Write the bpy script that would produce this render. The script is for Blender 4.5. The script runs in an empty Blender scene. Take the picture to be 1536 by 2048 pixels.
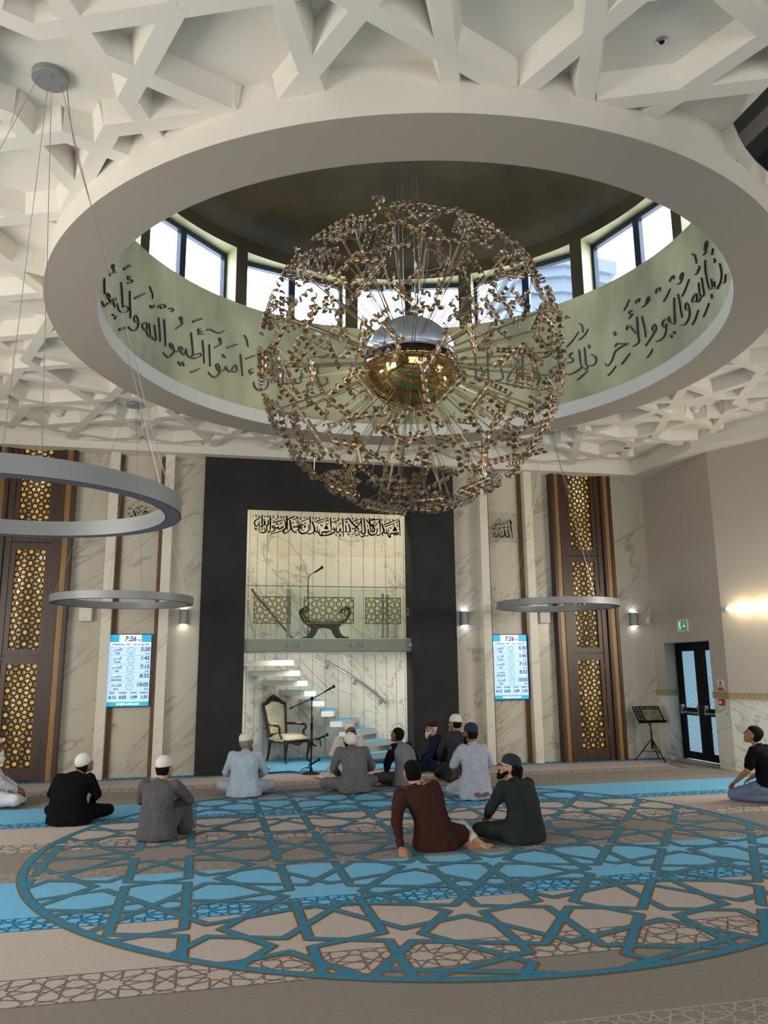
import bpy, bmesh, math, random
from math import pi, sin, cos, tan, radians, sqrt, atan2
from mathutils import Vector, Matrix, noise as mnoise
random.seed(7)
SC = bpy.context.scene
COL = SC.collection

# ------------------------------------------------------------------ helpers
def lin(c):
    if isinstance(c, str):
        c = [int(c[i:i + 2], 16) / 255 for i in (0, 2, 4)]
    return tuple((x / 12.92 if x <= .04045 else ((x + .055) / 1.055) ** 2.4) for x in c) + (1,)

class MB:
    def __init__(s):
        s.v = []; s.f = []; s.m = []
    def add(s, vs, fs, mi=0):
        b = len(s.v)
        s.v += [tuple(p) for p in vs]
        for f in fs:
            s.f.append(tuple(b + i for i in f)); s.m.append(mi)
        return s
    def box(s, x0, x1, y0, y1, z0, z1, mi=0):
        return s.add([(x, y, z) for z in (z0, z1) for y in (y0, y1) for x in (x0, x1)],
                     [(0, 2, 3, 1), (4, 5, 7, 6), (0, 1, 5, 4), (2, 6, 7, 3), (0, 4, 6, 2), (1, 3, 7, 5)], mi)
    def obox(s, c, size, rot=None, mi=0):
        rot = rot or Matrix.Identity(3)
        c = Vector(c)
        vs = [c + rot @ Vector((a * size[0] / 2, b * size[1] / 2, d * size[2] / 2)) for d in (-1, 1) for b in (-1, 1) for a in (-1, 1)]
        return s.add(vs, [(0, 2, 3, 1), (4, 5, 7, 6), (0, 1, 5, 4), (2, 6, 7, 3), (0, 4, 6, 2), (1, 3, 7, 5)], mi)
    def prism(s, poly, z0, z1, mi=0, fr=None):
        """extrude a 2D polygon; fr maps (a, b, h) to 3D"""
        fr = fr or (lambda a, b, h: (a, b, h))
        n = len(poly)
        s.add([fr(a, b, z0) for a, b in poly] + [fr(a, b, z1) for a, b in poly],
              [tuple(range(n))[::-1], tuple(range(n, 2 * n))] + [(i, (i + 1) % n, n + (i + 1) % n, n + i) for i in range(n)], mi)
        return s
    def quad(s, a, b, c, d, mi=0):
        return s.add([a, b, c, d], [(0, 1, 2, 3)], mi)
    def loft(s, rings, mi=0, cap=True):
        n = len(rings[0]); vs = [p for r in rings for p in r]
        fs = []
        for k in range(len(rings) - 1):
            for i in range(n):
                fs.append((k * n + i, k * n + (i + 1) % n, (k + 1) * n + (i + 1) % n, (k + 1) * n + i))
        if cap:
            fs.append(tuple(range(n))[::-1]); fs.append(tuple(range((len(rings) - 1) * n, len(rings) * n)))
        return s.add(vs, fs, mi)
    def tube(s, pts, r, n=8, mi=0, cap=True):
        pts = [Vector(p) for p in pts]
        rr = r if isinstance(r, (list, tuple)) else [r] * len(pts)
        rings = []; up = None
        for i, p in enumerate(pts):
            t = (pts[min(i + 1, len(pts) - 1)] - pts[max(i - 1, 0)]).normalized()
            if up is None:
                up = Vector((0, 0, 1)) if abs(t.z) < .9 else Vector((1, 0, 0))
            a = t.cross(up).normalized(); b = a.cross(t).normalized(); up = b
            rings.append([p + (a * cos(2 * pi * k / n) + b * sin(2 * pi * k / n)) * rr[i] for k in range(n)])
        return s.loft(rings, mi, cap)
    def lathe(s, prof, n=24, c=(0, 0, 0), mi=0, cap=True, rot=None):
        c = Vector(c); rot = rot or Matrix.Identity(3)
        return s.loft([[c + rot @ Vector((r * cos(2 * pi * k / n), r * sin(2 * pi * k / n), z)) for k in range(n)] for r, z in prof], mi, cap)
    def ell(s, c, rad, n=14, m=9, rot=None, mi=0):
        prof = [(max(sin(pi * j / m), .02), -cos(pi * j / m)) for j in range(m + 1)]
        c = Vector(c); rot = rot or Matrix.Identity(3)
        return s.loft([[c + rot @ Vector((rad[0] * r * cos(2 * pi * k / n), rad[1] * r * sin(2 * pi * k / n), rad[2] * z)) for k in range(n)] for r, z in prof], mi)
    def cap(s, p0, p1, r0, r1, n=12, mi=0):
        p0 = Vector(p0); p1 = Vector(p1); d = p1 - p0; L = max(d.length, 1e-5); t = d / L
        pts = []; rr = []
        for k in range(4):
            a = pi / 2 * (1 - k / 3.0); pts.append(p0 - t * r0 * sin(a)); rr.append(max(r0 * cos(a), .0008))
        for k in range(4):
            a = pi / 2 * (k / 3.0); pts.append(p1 + t * r1 * sin(a)); rr.append(max(r1 * cos(a), .0008))
        return s.tube(pts, rr, n, mi)
    def build(s, name, mats, parent=None, smooth=False, off=None, props=None, recalc=True, bevel=0):
        me = bpy.data.meshes.new(name)
        vs = s.v
        if off is not None:
            vs = [(p[0] - off[0], p[1] - off[1], p[2] - off[2]) for p in vs]
        me.from_pydata(vs, [], s.f)
        for m in (mats if isinstance(mats, (list, tuple)) else [mats]):
            me.materials.append(m)
        me.polygons.foreach_set('material_index', s.m)
        if recalc:
            bm = bmesh.new(); bm.from_mesh(me)
            bmesh.ops.recalc_face_normals(bm, faces=bm.faces); bm.to_mesh(me); bm.free()
        if smooth:
            me.polygons.foreach_set('use_smooth', [True] * len(me.polygons))
            if smooth is not True:
                me.set_sharp_from_angle(angle=radians(smooth))
        o = bpy.data.objects.new(name, me); COL.objects.link(o)
        if parent is not None:
            o.parent = parent
        if props:
            for k, v in props.items(): o[k] = v
        if bevel:
            md = o.modifiers.new('bevel', 'BEVEL'); md.width = bevel; md.segments = 2; md.limit_method = 'ANGLE'
        return o

def thing(name, label, cat, loc=(0, 0, 0), rz=0, group=None):
    o = bpy.data.objects.new(name, None); COL.objects.link(o)
    o.location = loc; o.rotation_euler = (0, 0, rz); o.empty_display_size = .1
    o['label'] = label; o['category'] = cat
    if group: o['group'] = group
    return o
def tag(o, label, cat, group=None):
    o['label'] = label; o['category'] = cat
    if group: o['group'] = group
    return o
def struct(name, mb, mats, **kw):
    o = mb.build(name, mats, **kw); o['kind'] = 'structure'; return o
def copy_tree(o, parent=None):
    c = o.copy(); COL.objects.link(c); c.parent = parent
    for ch in list(o.children): copy_tree(ch, c)
    return c
def rotz(a): return Matrix.Rotation(a, 3, 'Z')
def crom(pts, n=5):
    """Catmull-Rom through 2D/3D points"""
    P = [Vector(p) for p in pts]
    if len(P) < 3:
        return [P[0].lerp(P[-1], k / 4) for k in range(5)]
    out = []
    for i in range(len(P) - 1):
        a = P[max(i - 1, 0)]; b = P[i]; c = P[i + 1]; d = P[min(i + 2, len(P) - 1)]
        for k in range(n):
            t = k / n
            out.append(.5 * ((2 * b) + (c - a) * t + (2 * a - 5 * b + 4 * c - d) * t * t + (3 * b - a - 3 * c + d) * t ** 3))
    out.append(P[-1]); return out
def strokes(mb, S, fr, depth, mi_face=0, mi_side=0, taper=True):
    """raised pen strokes; S rows = [width_mm, u, v, u, v ...] in mm; fr(u, v, h) -> 3D"""
    for row in S:
        w = row[0] / 1000; pts = [(row[i] / 1000, row[i + 1] / 1000) for i in range(1, len(row) - 1, 2)]
        P = crom(pts); n = len(P); L = []; R = []
        for i, p in enumerate(P):
            t = (P[min(i + 1, n - 1)] - P[max(i - 1, 0)])
            if t.length < 1e-6: t = Vector((1, 0))
            t.normalize(); k = i / (n - 1)
            ww = w / 2 * ((.62 + .38 * sin(pi * min(1, k * 1.3 + .1))) if taper and n > 6 else 1)
            nn = Vector((-t.y, t.x)) * ww
            if i == 0: p = p - t * ww * .6
            if i == n - 1: p = p + t * ww * .6
            L.append(p + nn); R.append(p - nn)
        vs = [fr(q.x, q.y, depth) for q in L] + [fr(q.x, q.y, depth) for q in R] + [fr(q.x, q.y, 0) for q in L] + [fr(q.x, q.y, 0) for q in R]
        fs = [(i, i + 1, n + i + 1, n + i) for i in range(n - 1)]
        mb.add(vs, fs, mi_face)
        sd = [(i, i + 1, 2 * n + i + 1, 2 * n + i) for i in range(n - 1)] + [(n + i, n + i + 1, 3 * n + i + 1, 3 * n + i) for i in range(n - 1)] + [(0, n, 3 * n, 2 * n), (n - 1, 2 * n - 1, 4 * n - 1, 3 * n - 1)]
        mb.add(vs, sd, mi_side)
def text_mesh(mb, body, size, fr, mi=0, align='CENTER', sx=1, shear=0, bold=0):
    cu = bpy.data.curves.new('t', 'FONT'); cu.body = body; cu.size = size; cu.align_x = align; cu.shear = shear; cu.resolution_u = 3
    cu.offset = bold
    o = bpy.data.objects.new('t', cu); COL.objects.link(o)
    dg = bpy.context.evaluated_depsgraph_get(); ev = o.evaluated_get(dg); me = ev.to_mesh()
    mb.add([fr(v.co.x * sx, v.co.y, 0) for v in me.vertices], [tuple(p.vertices) for p in me.polygons], mi)
    ev.to_mesh_clear(); bpy.data.objects.remove(o); bpy.data.curves.remove(cu)

# ---- geometric star patterns (line segments in 2D)
def clip_rect(s, x0, x1, y0, y1):
    (ax, ay), (bx, by) = s; t0, t1 = 0, 1; dx, dy = bx - ax, by - ay
    for p, q in ((-dx, ax - x0), (dx, x1 - ax), (-dy, ay - y0), (dy, y1 - ay)):
        if abs(p) < 1e-9:
            if q < 0: return None
        else:
            r = q / p
            if p < 0: t0 = max(t0, r)
            else: t1 = min(t1, r)
    if t1 - t0 < 1e-4: return None
    return ((ax + dx * t0, ay + dy * t0), (ax + dx * t1, ay + dy * t1))
def clip_circ(s, c, R, inside=True):
    ax, ay = s[0][0] - c[0], s[0][1] - c[1]; dx, dy = s[1][0] - s[0][0], s[1][1] - s[0][1]
    A = dx * dx + dy * dy; B = ax * dx + ay * dy; C = ax * ax + ay * ay - R * R; D = B * B - A * C
    P = lambda t: (s[0][0] + dx * t, s[0][1] + dy * t)
    if D <= 0: return [] if inside else [s]
    t0, t1 = (-B - sqrt(D)) / A, (-B + sqrt(D)) / A
    if inside:
        a, b = max(0, t0), min(1, t1)
        return [(P(a), P(b))] if b - a > 1e-3 else []
    out = []
    if t0 > 1e-3: out.append((P(0), P(min(1, t0))))
    if t1 < 1 - 1e-3: out.append((P(max(0, t1)), P(1)))
    return out if t1 > 0 and t0 < 1 else [s]
def star_segs(n, rin, k, jn, phase, c):
    """outer pieces of the {n/k} star inscribed on edge midpoints of an n-gon of inradius rin"""
    st = pi / n; d = rin * cos(k * st); out = []
    for i in range(n):
        a = phase + 2 * st * i
        for sg in (-1, 1):
            nrm = a + sg * k * st
            for_t = lambda th: (c[0] + d * cos(nrm) - sin(nrm) * d * tan(th), c[1] + d * sin(nrm) + cos(nrm) * d * tan(th))
            out.append((for_t(-sg * k * st), for_t(-sg * jn * st)))
    return out
def pattern10(L, c, rng):
    """rhombic lattice of ten-pointed stars with five-pointed stars between"""
    a = L / 4.2361; out = []; hx, hy = L * cos(radians(54)), L * sin(radians(54)); ri = 1.5388 * a; rp = .6882 * a
    for i in range(-rng, rng + 1):
        for j in range(-rng, rng + 1):
            p = (c[0] + (i + j) * hx, c[1] + (i - j) * hy)
            out += star_segs(10, ri, 4, 2, 0, p)
            for ang in (36, 72, 108, 144):
                t = radians(ang); q = (p[0] + 2.227 * a * cos(t), p[1] + 2.227 * a * sin(t))
                out += star_segs(5, rp, 2, 1, t + pi, q)
            h = (p[0] + hx, p[1]); g = lambda x, y: (h[0] + x * a, h[1] + y * a)
            m = (.4755, .6545)
            out += [(g(m[0], m[1]), g(-m[0], -m[1])), (g(-m[0], m[1]), g(m[0], -m[1])), (g(m[0], m[1]), g(m[0], -m[1])), (g(-m[0], m[1]), g(-m[0], -m[1]))]
            for sx in (-1, 1):
                for sy in (-1, 1):
                    out.append((g(sx * .951, 0), g(sx * .1816, sy * .25)))
    return out
def pattern8(L, c, rot, rng):
    """square lattice of eight-pointed stars with four-pointed stars between"""
    out = []; r = L / 2; a = L * tan(pi / 8); R = lambda x, y: (c[0] + x * cos(rot) - y * sin(rot), c[1] + x * sin(rot) + y * cos(rot))
    for i in range(-rng, rng + 1):
        for j in range(-rng, rng + 1):
            out += star_segs(8, r, 3, 1, rot, R(i * L, j * L))
            q = ((i + .5) * L, (j + .5) * L); t = .3827 * a
            for e in range(4):
                al = pi / 4 + e * pi / 2
                m = (q[0] + a / 2 * cos(al), q[1] + a / 2 * sin(al))
                for sg in (-1, 1):
                    d = al + pi + sg * pi / 8
                    out.append((R(*m), R(m[0] + t * cos(d), m[1] + t * sin(d))))
    return out
def strip(mb, s, w, z, mi=0, ext=0, fr=None):
    fr = fr or (lambda x, y, h: (x, y, h))
    a = Vector(s[0]); b = Vector(s[1]); t = b - a
    if t.length < 1e-5: return
    t.normalize(); n = Vector((-t.y, t.x)) * w / 2; a = a - t * ext; b = b + t * ext
    mb.add([fr(p.x, p.y, z) for p in (a + n, a - n, b - n, b + n)], [(0, 1, 2, 3)], mi)

# ------------------------------------------------------------------ materials
def mat(name, col, rough=.6, metal=0, var=0, vscale=3, bump=0, bscale=60, emis=None, estr=1, spec=.5, stretch=None, coat=0, sheen=0):
    m = bpy.data.materials.new(name); m.use_nodes = True; nt = m.node_tree; N = nt.nodes; LK = nt.links
    p = N['Principled BSDF']; c = lin(col)
    p.inputs['Base Color'].default_value = c; p.inputs['Roughness'].default_value = rough; p.inputs['Metallic'].default_value = metal
    p.inputs['Specular IOR Level'].default_value = spec
    if coat: p.inputs['Coat Weight'].default_value = coat
    if sheen: p.inputs['Sheen Weight'].default_value = sheen
    tc = N.new('ShaderNodeTexCoord'); src = tc.outputs['Object']
    if stretch:
        mp = N.new('ShaderNodeMapping'); mp.inputs['Scale'].default_value = stretch; LK.new(src, mp.inputs[0]); src = mp.outputs[0]
    if var:
        nz = N.new('ShaderNodeTexNoise'); nz.inputs['Scale'].default_value = vscale; nz.inputs['Detail'].default_value = 5; LK.new(src, nz.inputs['Vector'])
        rp = N.new('ShaderNodeValToRGB'); e = rp.color_ramp.elements
        e[0].position = .3; e[1].position = .7
        e[0].color = tuple(x * (1 - var) for x in c[:3]) + (1,); e[1].color = tuple(min(1, x * (1 + var)) for x in c[:3]) + (1,)
        LK.new(nz.outputs['Fac'], rp.inputs[0]); LK.new(rp.outputs[0], p.inputs['Base Color'])
    if bump:
        nb = N.new('ShaderNodeTexNoise'); nb.inputs['Scale'].default_value = bscale; nb.inputs['Detail'].default_value = 3; LK.new(src, nb.inputs['Vector'])
        bp = N.new('ShaderNodeBump'); bp.inputs['Strength'].default_value = bump; bp.inputs['Distance'].default_value = .02
        LK.new(nb.outputs['Fac'], bp.inputs['Height']); LK.new(bp.outputs[0], p.inputs['Normal'])
    if emis:
        p.inputs['Emission Color'].default_value = lin(emis); p.inputs['Emission Strength'].default_value = estr
    return m
def marble(name, base, vein, rough=.2, sc=1.0, ang=40, seed=0):
    m = bpy.data.materials.new(name); m.use_nodes = True; nt = m.node_tree; N = nt.nodes; LK = nt.links; p = N['Principled BSDF']
    p.inputs['Roughness'].default_value = rough; p.inputs['Specular IOR Level'].default_value = .4
    tc = N.new('ShaderNodeTexCoord'); mp = N.new('ShaderNodeMapping'); mp.inputs['Location'].default_value = (seed, seed, seed * .5)
    mp.inputs['Scale'].default_value = (.34 * sc, .8 * sc, 1.5 * sc)
    m0 = N.new('ShaderNodeMapping'); m0.inputs['Rotation'].default_value = (0, radians(ang), 0)
    LK.new(tc.outputs['Object'], m0.inputs[0]); LK.new(m0.outputs[0], mp.inputs[0])
    def vn(scale, w, dist):
        nz = N.new('ShaderNodeTexNoise'); nz.inputs['Scale'].default_value = scale; nz.inputs['Detail'].default_value = 7; nz.inputs['Roughness'].default_value = .55; nz.inputs['Distortion'].default_value = dist
        LK.new(mp.outputs[0], nz.inputs['Vector'])
        a = N.new('ShaderNodeMath'); a.operation = 'SUBTRACT'; LK.new(nz.outputs['Fac'], a.inputs[0]); a.inputs[1].default_value = .5
        b = N.new('ShaderNodeMath'); b.operation = 'ABSOLUTE'; LK.new(a.outputs[0], b.inputs[0])
        r = N.new('ShaderNodeMapRange'); r.inputs['From Min'].default_value = 0; r.inputs['From Max'].default_value = w; r.inputs['To Min'].default_value = 1; r.inputs['To Max'].default_value = 0
        LK.new(b.outputs[0], r.inputs[0]); return r.outputs[0]
    v1 = vn(.8, .012, .7); v2 = vn(2.1, .03, 1.2)
    mk = N.new('ShaderNodeTexNoise'); mk.inputs['Scale'].default_value = .8; LK.new(tc.outputs['Object'], mk.inputs['Vector'])
    mr = N.new('ShaderNodeMapRange'); mr.inputs['From Min'].default_value = .50; mr.inputs['From Max'].default_value = .64; LK.new(mk.outputs['Fac'], mr.inputs[0])
    mu = N.new('ShaderNodeMath'); mu.operation = 'MULTIPLY'; LK.new(v2, mu.inputs[0]); LK.new(mr.outputs[0], mu.inputs[1])
    mx = N.new('ShaderNodeMath'); mx.operation = 'MAXIMUM'; LK.new(v1, mx.inputs[0]); LK.new(mu.outputs[0], mx.inputs[1])
    m2 = N.new('ShaderNodeMath'); m2.operation = 'MULTIPLY'; m2.inputs[1].default_value = .62; LK.new(mx.outputs[0], m2.inputs[0])
    mix = N.new('ShaderNodeMix'); mix.data_type = 'RGBA'; mix.inputs[6].default_value = lin(base); mix.inputs[7].default_value = lin(vein)
    LK.new(m2.outputs[0], mix.inputs[0]); LK.new(mix.outputs[2], p.inputs['Base Color'])
    return m
def glass(name, tint=(.95, .97, .97), refl=.08, rough=.02):
    m = bpy.data.materials.new(name); m.use_nodes = True; nt = m.node_tree; N = nt.nodes; LK = nt.links
    N.remove(N['Principled BSDF']); t = N.new('ShaderNodeBsdfTransparent'); t.inputs[0].default_value = tint + (1,)
    g = N.new('ShaderNodeBsdfGlossy'); g.inputs['Roughness'].default_value = rough
    lw = N.new('ShaderNodeLayerWeight'); lw.inputs[0].default_value = .5
    pw = N.new('ShaderNodeMath'); pw.operation = 'POWER'; LK.new(lw.outputs['Facing'], pw.inputs[0]); pw.inputs[1].default_value = 4.5
    fr = N.new('ShaderNodeMapRange'); fr.inputs['To Min'].default_value = refl * .15; fr.inputs['To Max'].default_value = .7; LK.new(pw.outputs[0], fr.inputs[0])
    mx = N.new('ShaderNodeMixShader'); LK.new(fr.outputs[0], mx.inputs[0]); LK.new(t.outputs[0], mx.inputs[1]); LK.new(g.outputs[0], mx.inputs[2]); LK.new(mx.outputs[0], N['Material Output'].inputs[0])
    return m
M = {}
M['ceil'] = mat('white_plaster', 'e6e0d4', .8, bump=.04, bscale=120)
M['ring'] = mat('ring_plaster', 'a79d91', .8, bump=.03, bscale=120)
M['gold_wall'] = mat('gold_plaster', 'bdb68c', .5, metal=.05, var=.34, vscale=1.6, bump=.12, bscale=25, stretch=(1, 1, .5))
M['dome'] = mat('gold_plaster_shaded', '4c3d20', .55, metal=.1, var=.45, vscale=.9, bump=.1, bscale=25)  # the drum's gold plaster, darkened in colour for the unlit dome
M['marble'] = marble('cream_marble', 'c9c2b1', '8a8578', .22, .8)
M['marble2'] = marble('white_marble', 'dedbd0', '86847c', .25, 1.0, ang=-42, seed=5)
M['fin'] = marble('fin_marble', 'e2dccd', 'b5ad9d', .3, .7, seed=9)
M['charcoal'] = mat('charcoal_plaster', '313133', .8, spec=.2, var=.18, vscale=2.2, bump=.08, bscale=20)
M['paint'] = mat('greige_paint', 'b8afa3', .75, bump=.03, bscale=150)
M['wood'] = mat('dark_walnut', '3d2517', .4, var=.45, vscale=6, stretch=(9, 9, .6), bump=.05, bscale=30)
M['wood_strip'] = mat('brown_wood', '6b4a2a', .4, var=.3, vscale=6, stretch=(9, 9, .6))
M['gold_strip'] = mat('gold_wood', '8f6a3a', .4, metal=.2, var=.2, vscale=5, stretch=(9, 9, .5))
M['beige'] = mat('carpet_beige', 'c6b9b2', .95, var=.07, vscale=30, bump=.5, bscale=420, spec=.1, sheen=.15)
M['grey_c'] = mat('carpet_greybrown', '8d867f', .95, var=.08, vscale=30, bump=.5, bscale=420, spec=.1, sheen=.15)
M['blue_c'] = mat('carpet_blue', '74c6f4', .95, var=.08, vscale=30, bump=.5, bscale=420, spec=.1, sheen=.1)
M['line_br'] = mat('carpet_line_brown', '83736f', .95, bump=.4, bscale=420, spec=.1)
M['line_lt'] = mat('carpet_line_light', 'b3a8a2', .95, bump=.4, bscale=420, spec=.1)
M['line_bl'] = mat('carpet_line_blue', '2c7aa4', .95, bump=.4, bscale=420, spec=.1)
M['strap'] = mat('carpet_strap', '4389aa', .95, var=.1, vscale=30, bump=.4, bscale=420, spec=.1)
M['strap_e'] = mat('carpet_strap_gold', '8d6d38', .95, bump=.4, bscale=420, spec=.1)
M['navy'] = mat('navy_frame', '1c2a38', .35)
M['black'] = mat('matt_black', '0d0d0f', .6, spec=.25); M['ink'] = mat('black_lettering', '080808', .9, spec=.05)
M['blackp'] = mat('black_plastic', '121317', .35)
M['steel'] = mat('brushed_steel', 'b9b9b6', .3, metal=1)
M['chrome'] = mat('chrome', 'd8d8d8', .12, metal=1)
M['grey_m'] = mat('grey_powder_coat', '8f9394', .45, metal=.2)
M['silver_m'] = mat('silver_sky_reflection', 'c4c6c8', .28, metal=.6); M['slate'] = mat('diffuser_off', '5c646e', .5)  # silver puts the sky reflection of the ball's upper shell into its colour
M['gold'] = mat('lattice_gold', '6f6238', .4, metal=.6)
M['glass'] = glass('clear_glass'); M['balu'] = glass('balustrade_glass', (.955, .985, .972), .025)
M['ivory'] = mat('ivory_leather', 'e3dbc0', .35, bump=.1, bscale=40)
M['mahog'] = mat('mahogany', '2b110d', .25, var=.3, vscale=8, spec=.6)
M['white'] = mat('white_paint', 'e8e6e0', .5)
M['white_p'] = mat('white_plastic', 'dcdad4', .45)
M['letter'] = mat('letter_face', '6a5d58', .5, metal=.2); M['letter_s'] = mat('letter_side_shade', '17130f', .6)  # near-black sides put the raised letters' edge shadow into the colour
# pen strokes traced in millimetres on each lettered surface: [width, u, v, u, v ...]
DRUM=[[17,10069,6158,9946,6278,9917,6279,9964,6296,10011,6299,9987,6348,9957,6351,9965,6303],[24,9705,6437,9569,6558],[19,9548,6416,9600,6397,9588,6366,9512,6398,9497,6376,9600,6304],[20,9757,6234,9730,6175,9701,6045,9682,5953],[20,9539,6228,9521,6104,9494,5970,9492,5901],[24,9426,6187,9310,6281,9208,6362],[18,9117,6506,9086,6467,9053,6436,9045,6370],[15,9092,6255,9066,6229,9046,6269,9026,6247,9002,6297],[19,8933,6297,8870,6364,8794,6391,8781,6365,8866,6311,8880,6337],[19,8716,6378,8652,6405,8619,6396,8660,6354],[17,10201,6056,10157,5886],[17,10220,5759,10149,5733,10064,5809,9994,5857,10028,5882,10093,5891,10068,5939,10020,5928,10027,5869],[17,9992,5844,9941,5912,9862,5980,9872,5946,9908,5886,9848,5873,9813,5933,9778,5878,9682,5881,9557,5955,9563,6011,9665,5976],[20,9918,5741,9876,5754],[20,9857,5720,9819,5759],[26,9721,5641,9572,5737],[18,9524,5766,9459,5759,9386,5776,9318,5843,9315,5934,9369,5991,9403,5953,9402,5894,9313,5919],[18,9229,5920,9202,5886,9132,5894,9125,5957,9152,5991,9229,5927],[20,9130,5880,9104,5845,9046,5839,9064,5923,9083,6006],[20,9035,5851,8989,5840,8926,5843,8951,5940,8976,6029],[20,8901,6163,8874,6050,8845,5860],[20,8791,6187,8761,6019,8740,5840],[19,8560,6151,8450,6256,8475,6311,8497,6334,8467,6362,8450,6329,8440,6268],[26,8249,6376,8091,6481],[20,8776,5725,8713,5702,8660,5706,8571,5810,8585,5868,8631,5913,8661,5878,8616,5848,8574,5856],[20,8561,5829,8489,5856,8473,5926,8410,5917,8449,5871,8384,5838,8349,5939,8323,5852,8261,5841],[21,8271,6203,8242,6059,8224,5902,8262,5849,8181,5860,8084,5926,8096,5963,8204,5901],[21,8060,6165,8033,6017,8016,5841],[21,7935,6149,7923,6003,7908,5834],[18,8104,6331,8143,6300,8131,6272,8072,6301,8149,6227,8041,6271],[23,7994,6346,7926,6379,7836,6368,7748,6389,7692,6434],[18,7840,6131,7732,6225,7763,6274,7755,6310,7734,6283,7738,6231],[28,8480,5701,8437,5676],[28,8409,5726,8376,5689],[22,8251,5638,8172,5677,8095,5737],[33,7697,6066,7657,6045],[19,7936,5735,7886,5700,7818,5696,7752,5756,7736,5844,7778,5907,7806,5874,7774,5817,7726,5822],[20,7726,5814,7650,5853,7633,5908,7602,5858,7554,5854,7518,5915,7473,5979,7447,5943,7451,5883,7517,5865],[23,7390,6165,7366,6000,7346,5850],[20,7624,6199,7455,6305],[18,7337,6484,7288,6420,7266,6321],[20,7181,5995,7236,5956,7217,5926,7161,5948,7216,5892],[20,7298,6121,7150,6212],[22,7157,5794,7137,5729,7071,5689,6971,5723,6917,5795,6928,5880],[22,6853,6214,6831,5865],[22,6759,6145,6745,5900,6681,5877,6668,6164],[22,6594,6107,6582,5896,6663,5881],[22,6582,5896,6500,5910,6483,5985,6455,5918,6375,5949,6394,6036,6340,6027],[21,6560,6257,6434,6326],[31,6499,5839,6481,5816],[22,6198,6321,6184,5924],[22,6108,6261,6088,5991,6016,5946,5945,6009,5964,6080],[21,6055,6397,5930,6469],[21,-490,6411,-550,6415,-528,6459,-553,6507,-587,6526,-599,6480,-556,6443],[16,-682,6302,-725,6353],[21,-245,6558,-303,6493,-320,6396],[19,-279,6268,-336,6276,-315,6312],[19,-324,6283,-378,6309,-360,6334],[28,-727,6215,-736,6184],[17,-848,6095,-871,5978,-835,5894,-746,5860,-676,5903,-674,5965],[17,-972,5894,-937,5825,-873,5845],[19,-511,6321,-497,6213,-513,6065,-546,5933],[19,-561,5933,-621,5932,-610,6029],[18,-632,5911,-743,5846],[25,-575,5850,-583,5816],[17,-358,5682,-419,5714,-502,5780],[21,-114,5696,-194,5744,-263,5813],[19,-400,6156,-408,6043,-418,5945,-389,5937,-334,5941],[19,-326,6133,-319,6011,-334,5941,-274,5909,-227,5948],[19,-151,5970,-170,6008,-241,6035,-260,5986,-239,5942,-163,5964],[18,247,6445,218,6481,157,6482,174,6441],[18,102,6338,27,6332,43,6398,-13,6434,-20,6389,17,6344],[18,34,6141,-57,6208,-134,6281],[18,397,6243,315,6295,253,6348],[19,523,6421,506,6465,437,6456,454,6414],[19,104,5787,20,5765,-64,5821,-79,5925,-42,6015,-9,5999,-16,5931,-64,5909],[20,113,6204,98,6091,90,5974,74,5877],[22,195,6195,210,6080,220,5953,225,5874,272,5879,313,5930,328,6002],[22,336,5940,376,5991,434,5992,463,5947,423,5896,384,5929,408,5823,473,5768,585,5773],[33,326,5739,304,5721],[33,264,5761,242,5743],[22,783,5794,688,5857,615,5912,577,5946,592,6012,640,5990,635,5937,582,5906],[18,775,5621,721,5651,668,5698],[20,810,6217,795,6107,777,5997,775,5910],[24,901,6248,907,6120,904,5997,900,5891,960,5872,1003,5871],[24,1095,6143,1080,6190,1029,6161,972,6076,896,5976],[21,976,6376,1030,6382,1023,6343,970,6321,1039,6288],[18,1115,6436,1063,6485,1009,6550],[19,903,6450,878,6483,822,6484,849,6443],[19,792,6348,736,6349,708,6397,670,6440,657,6390,724,6352],[23,1310,5977,1276,6009,1195,5979,1092,5940],[23,1113,5943,1220,5935,1316,5908,1352,5850,1399,5777,1464,5745,1497,5792],[39,1303,6180,1295,6153],[19,1224,5691,1153,5735,1070,5792],[19,1465,5603,1390,5641,1323,5698],[23,1719,6001,1661,5954,1640,5884,1681,5833,1760,5844],[23,1824,6136,1819,6005,1817,5894,1791,5832,1823,5805,1870,5855],[23,1917,6129,1909,6015,1905,5921,1880,5858],[24,1889,5861,1962,5827,2082,5806,2149,5833],[22,2022,6123,2072,6111,2066,6062,2018,6029,2031,5986,2119,5993],[29,1749,6148,1737,6116],[20,1901,6282,1807,6325,1741,6395],[20,1878,6527,1837,6475,1834,6381],[18,2114,6236,2010,6307,1903,6404],[20,1971,5692,1879,5730,1795,5778],[24,2414,5836,2333,5873,2270,5950,2346,5989],[22,2512,6184,2433,6183,2353,6219],[24,2568,5854,2601,5976,2678,5975,2663,5895,2568,5854,2631,5773],[24,2834,6379,2846,5915],[24,2973,6292,2900,6198,3022,6066,3104,5945],[23,3161,6428,3023,6479],[24,3207,6258,3160,5994,3275,5975],[24,3391,6470,3393,5994],[25,3584,6460,3579,6040,3484,6007]]
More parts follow.
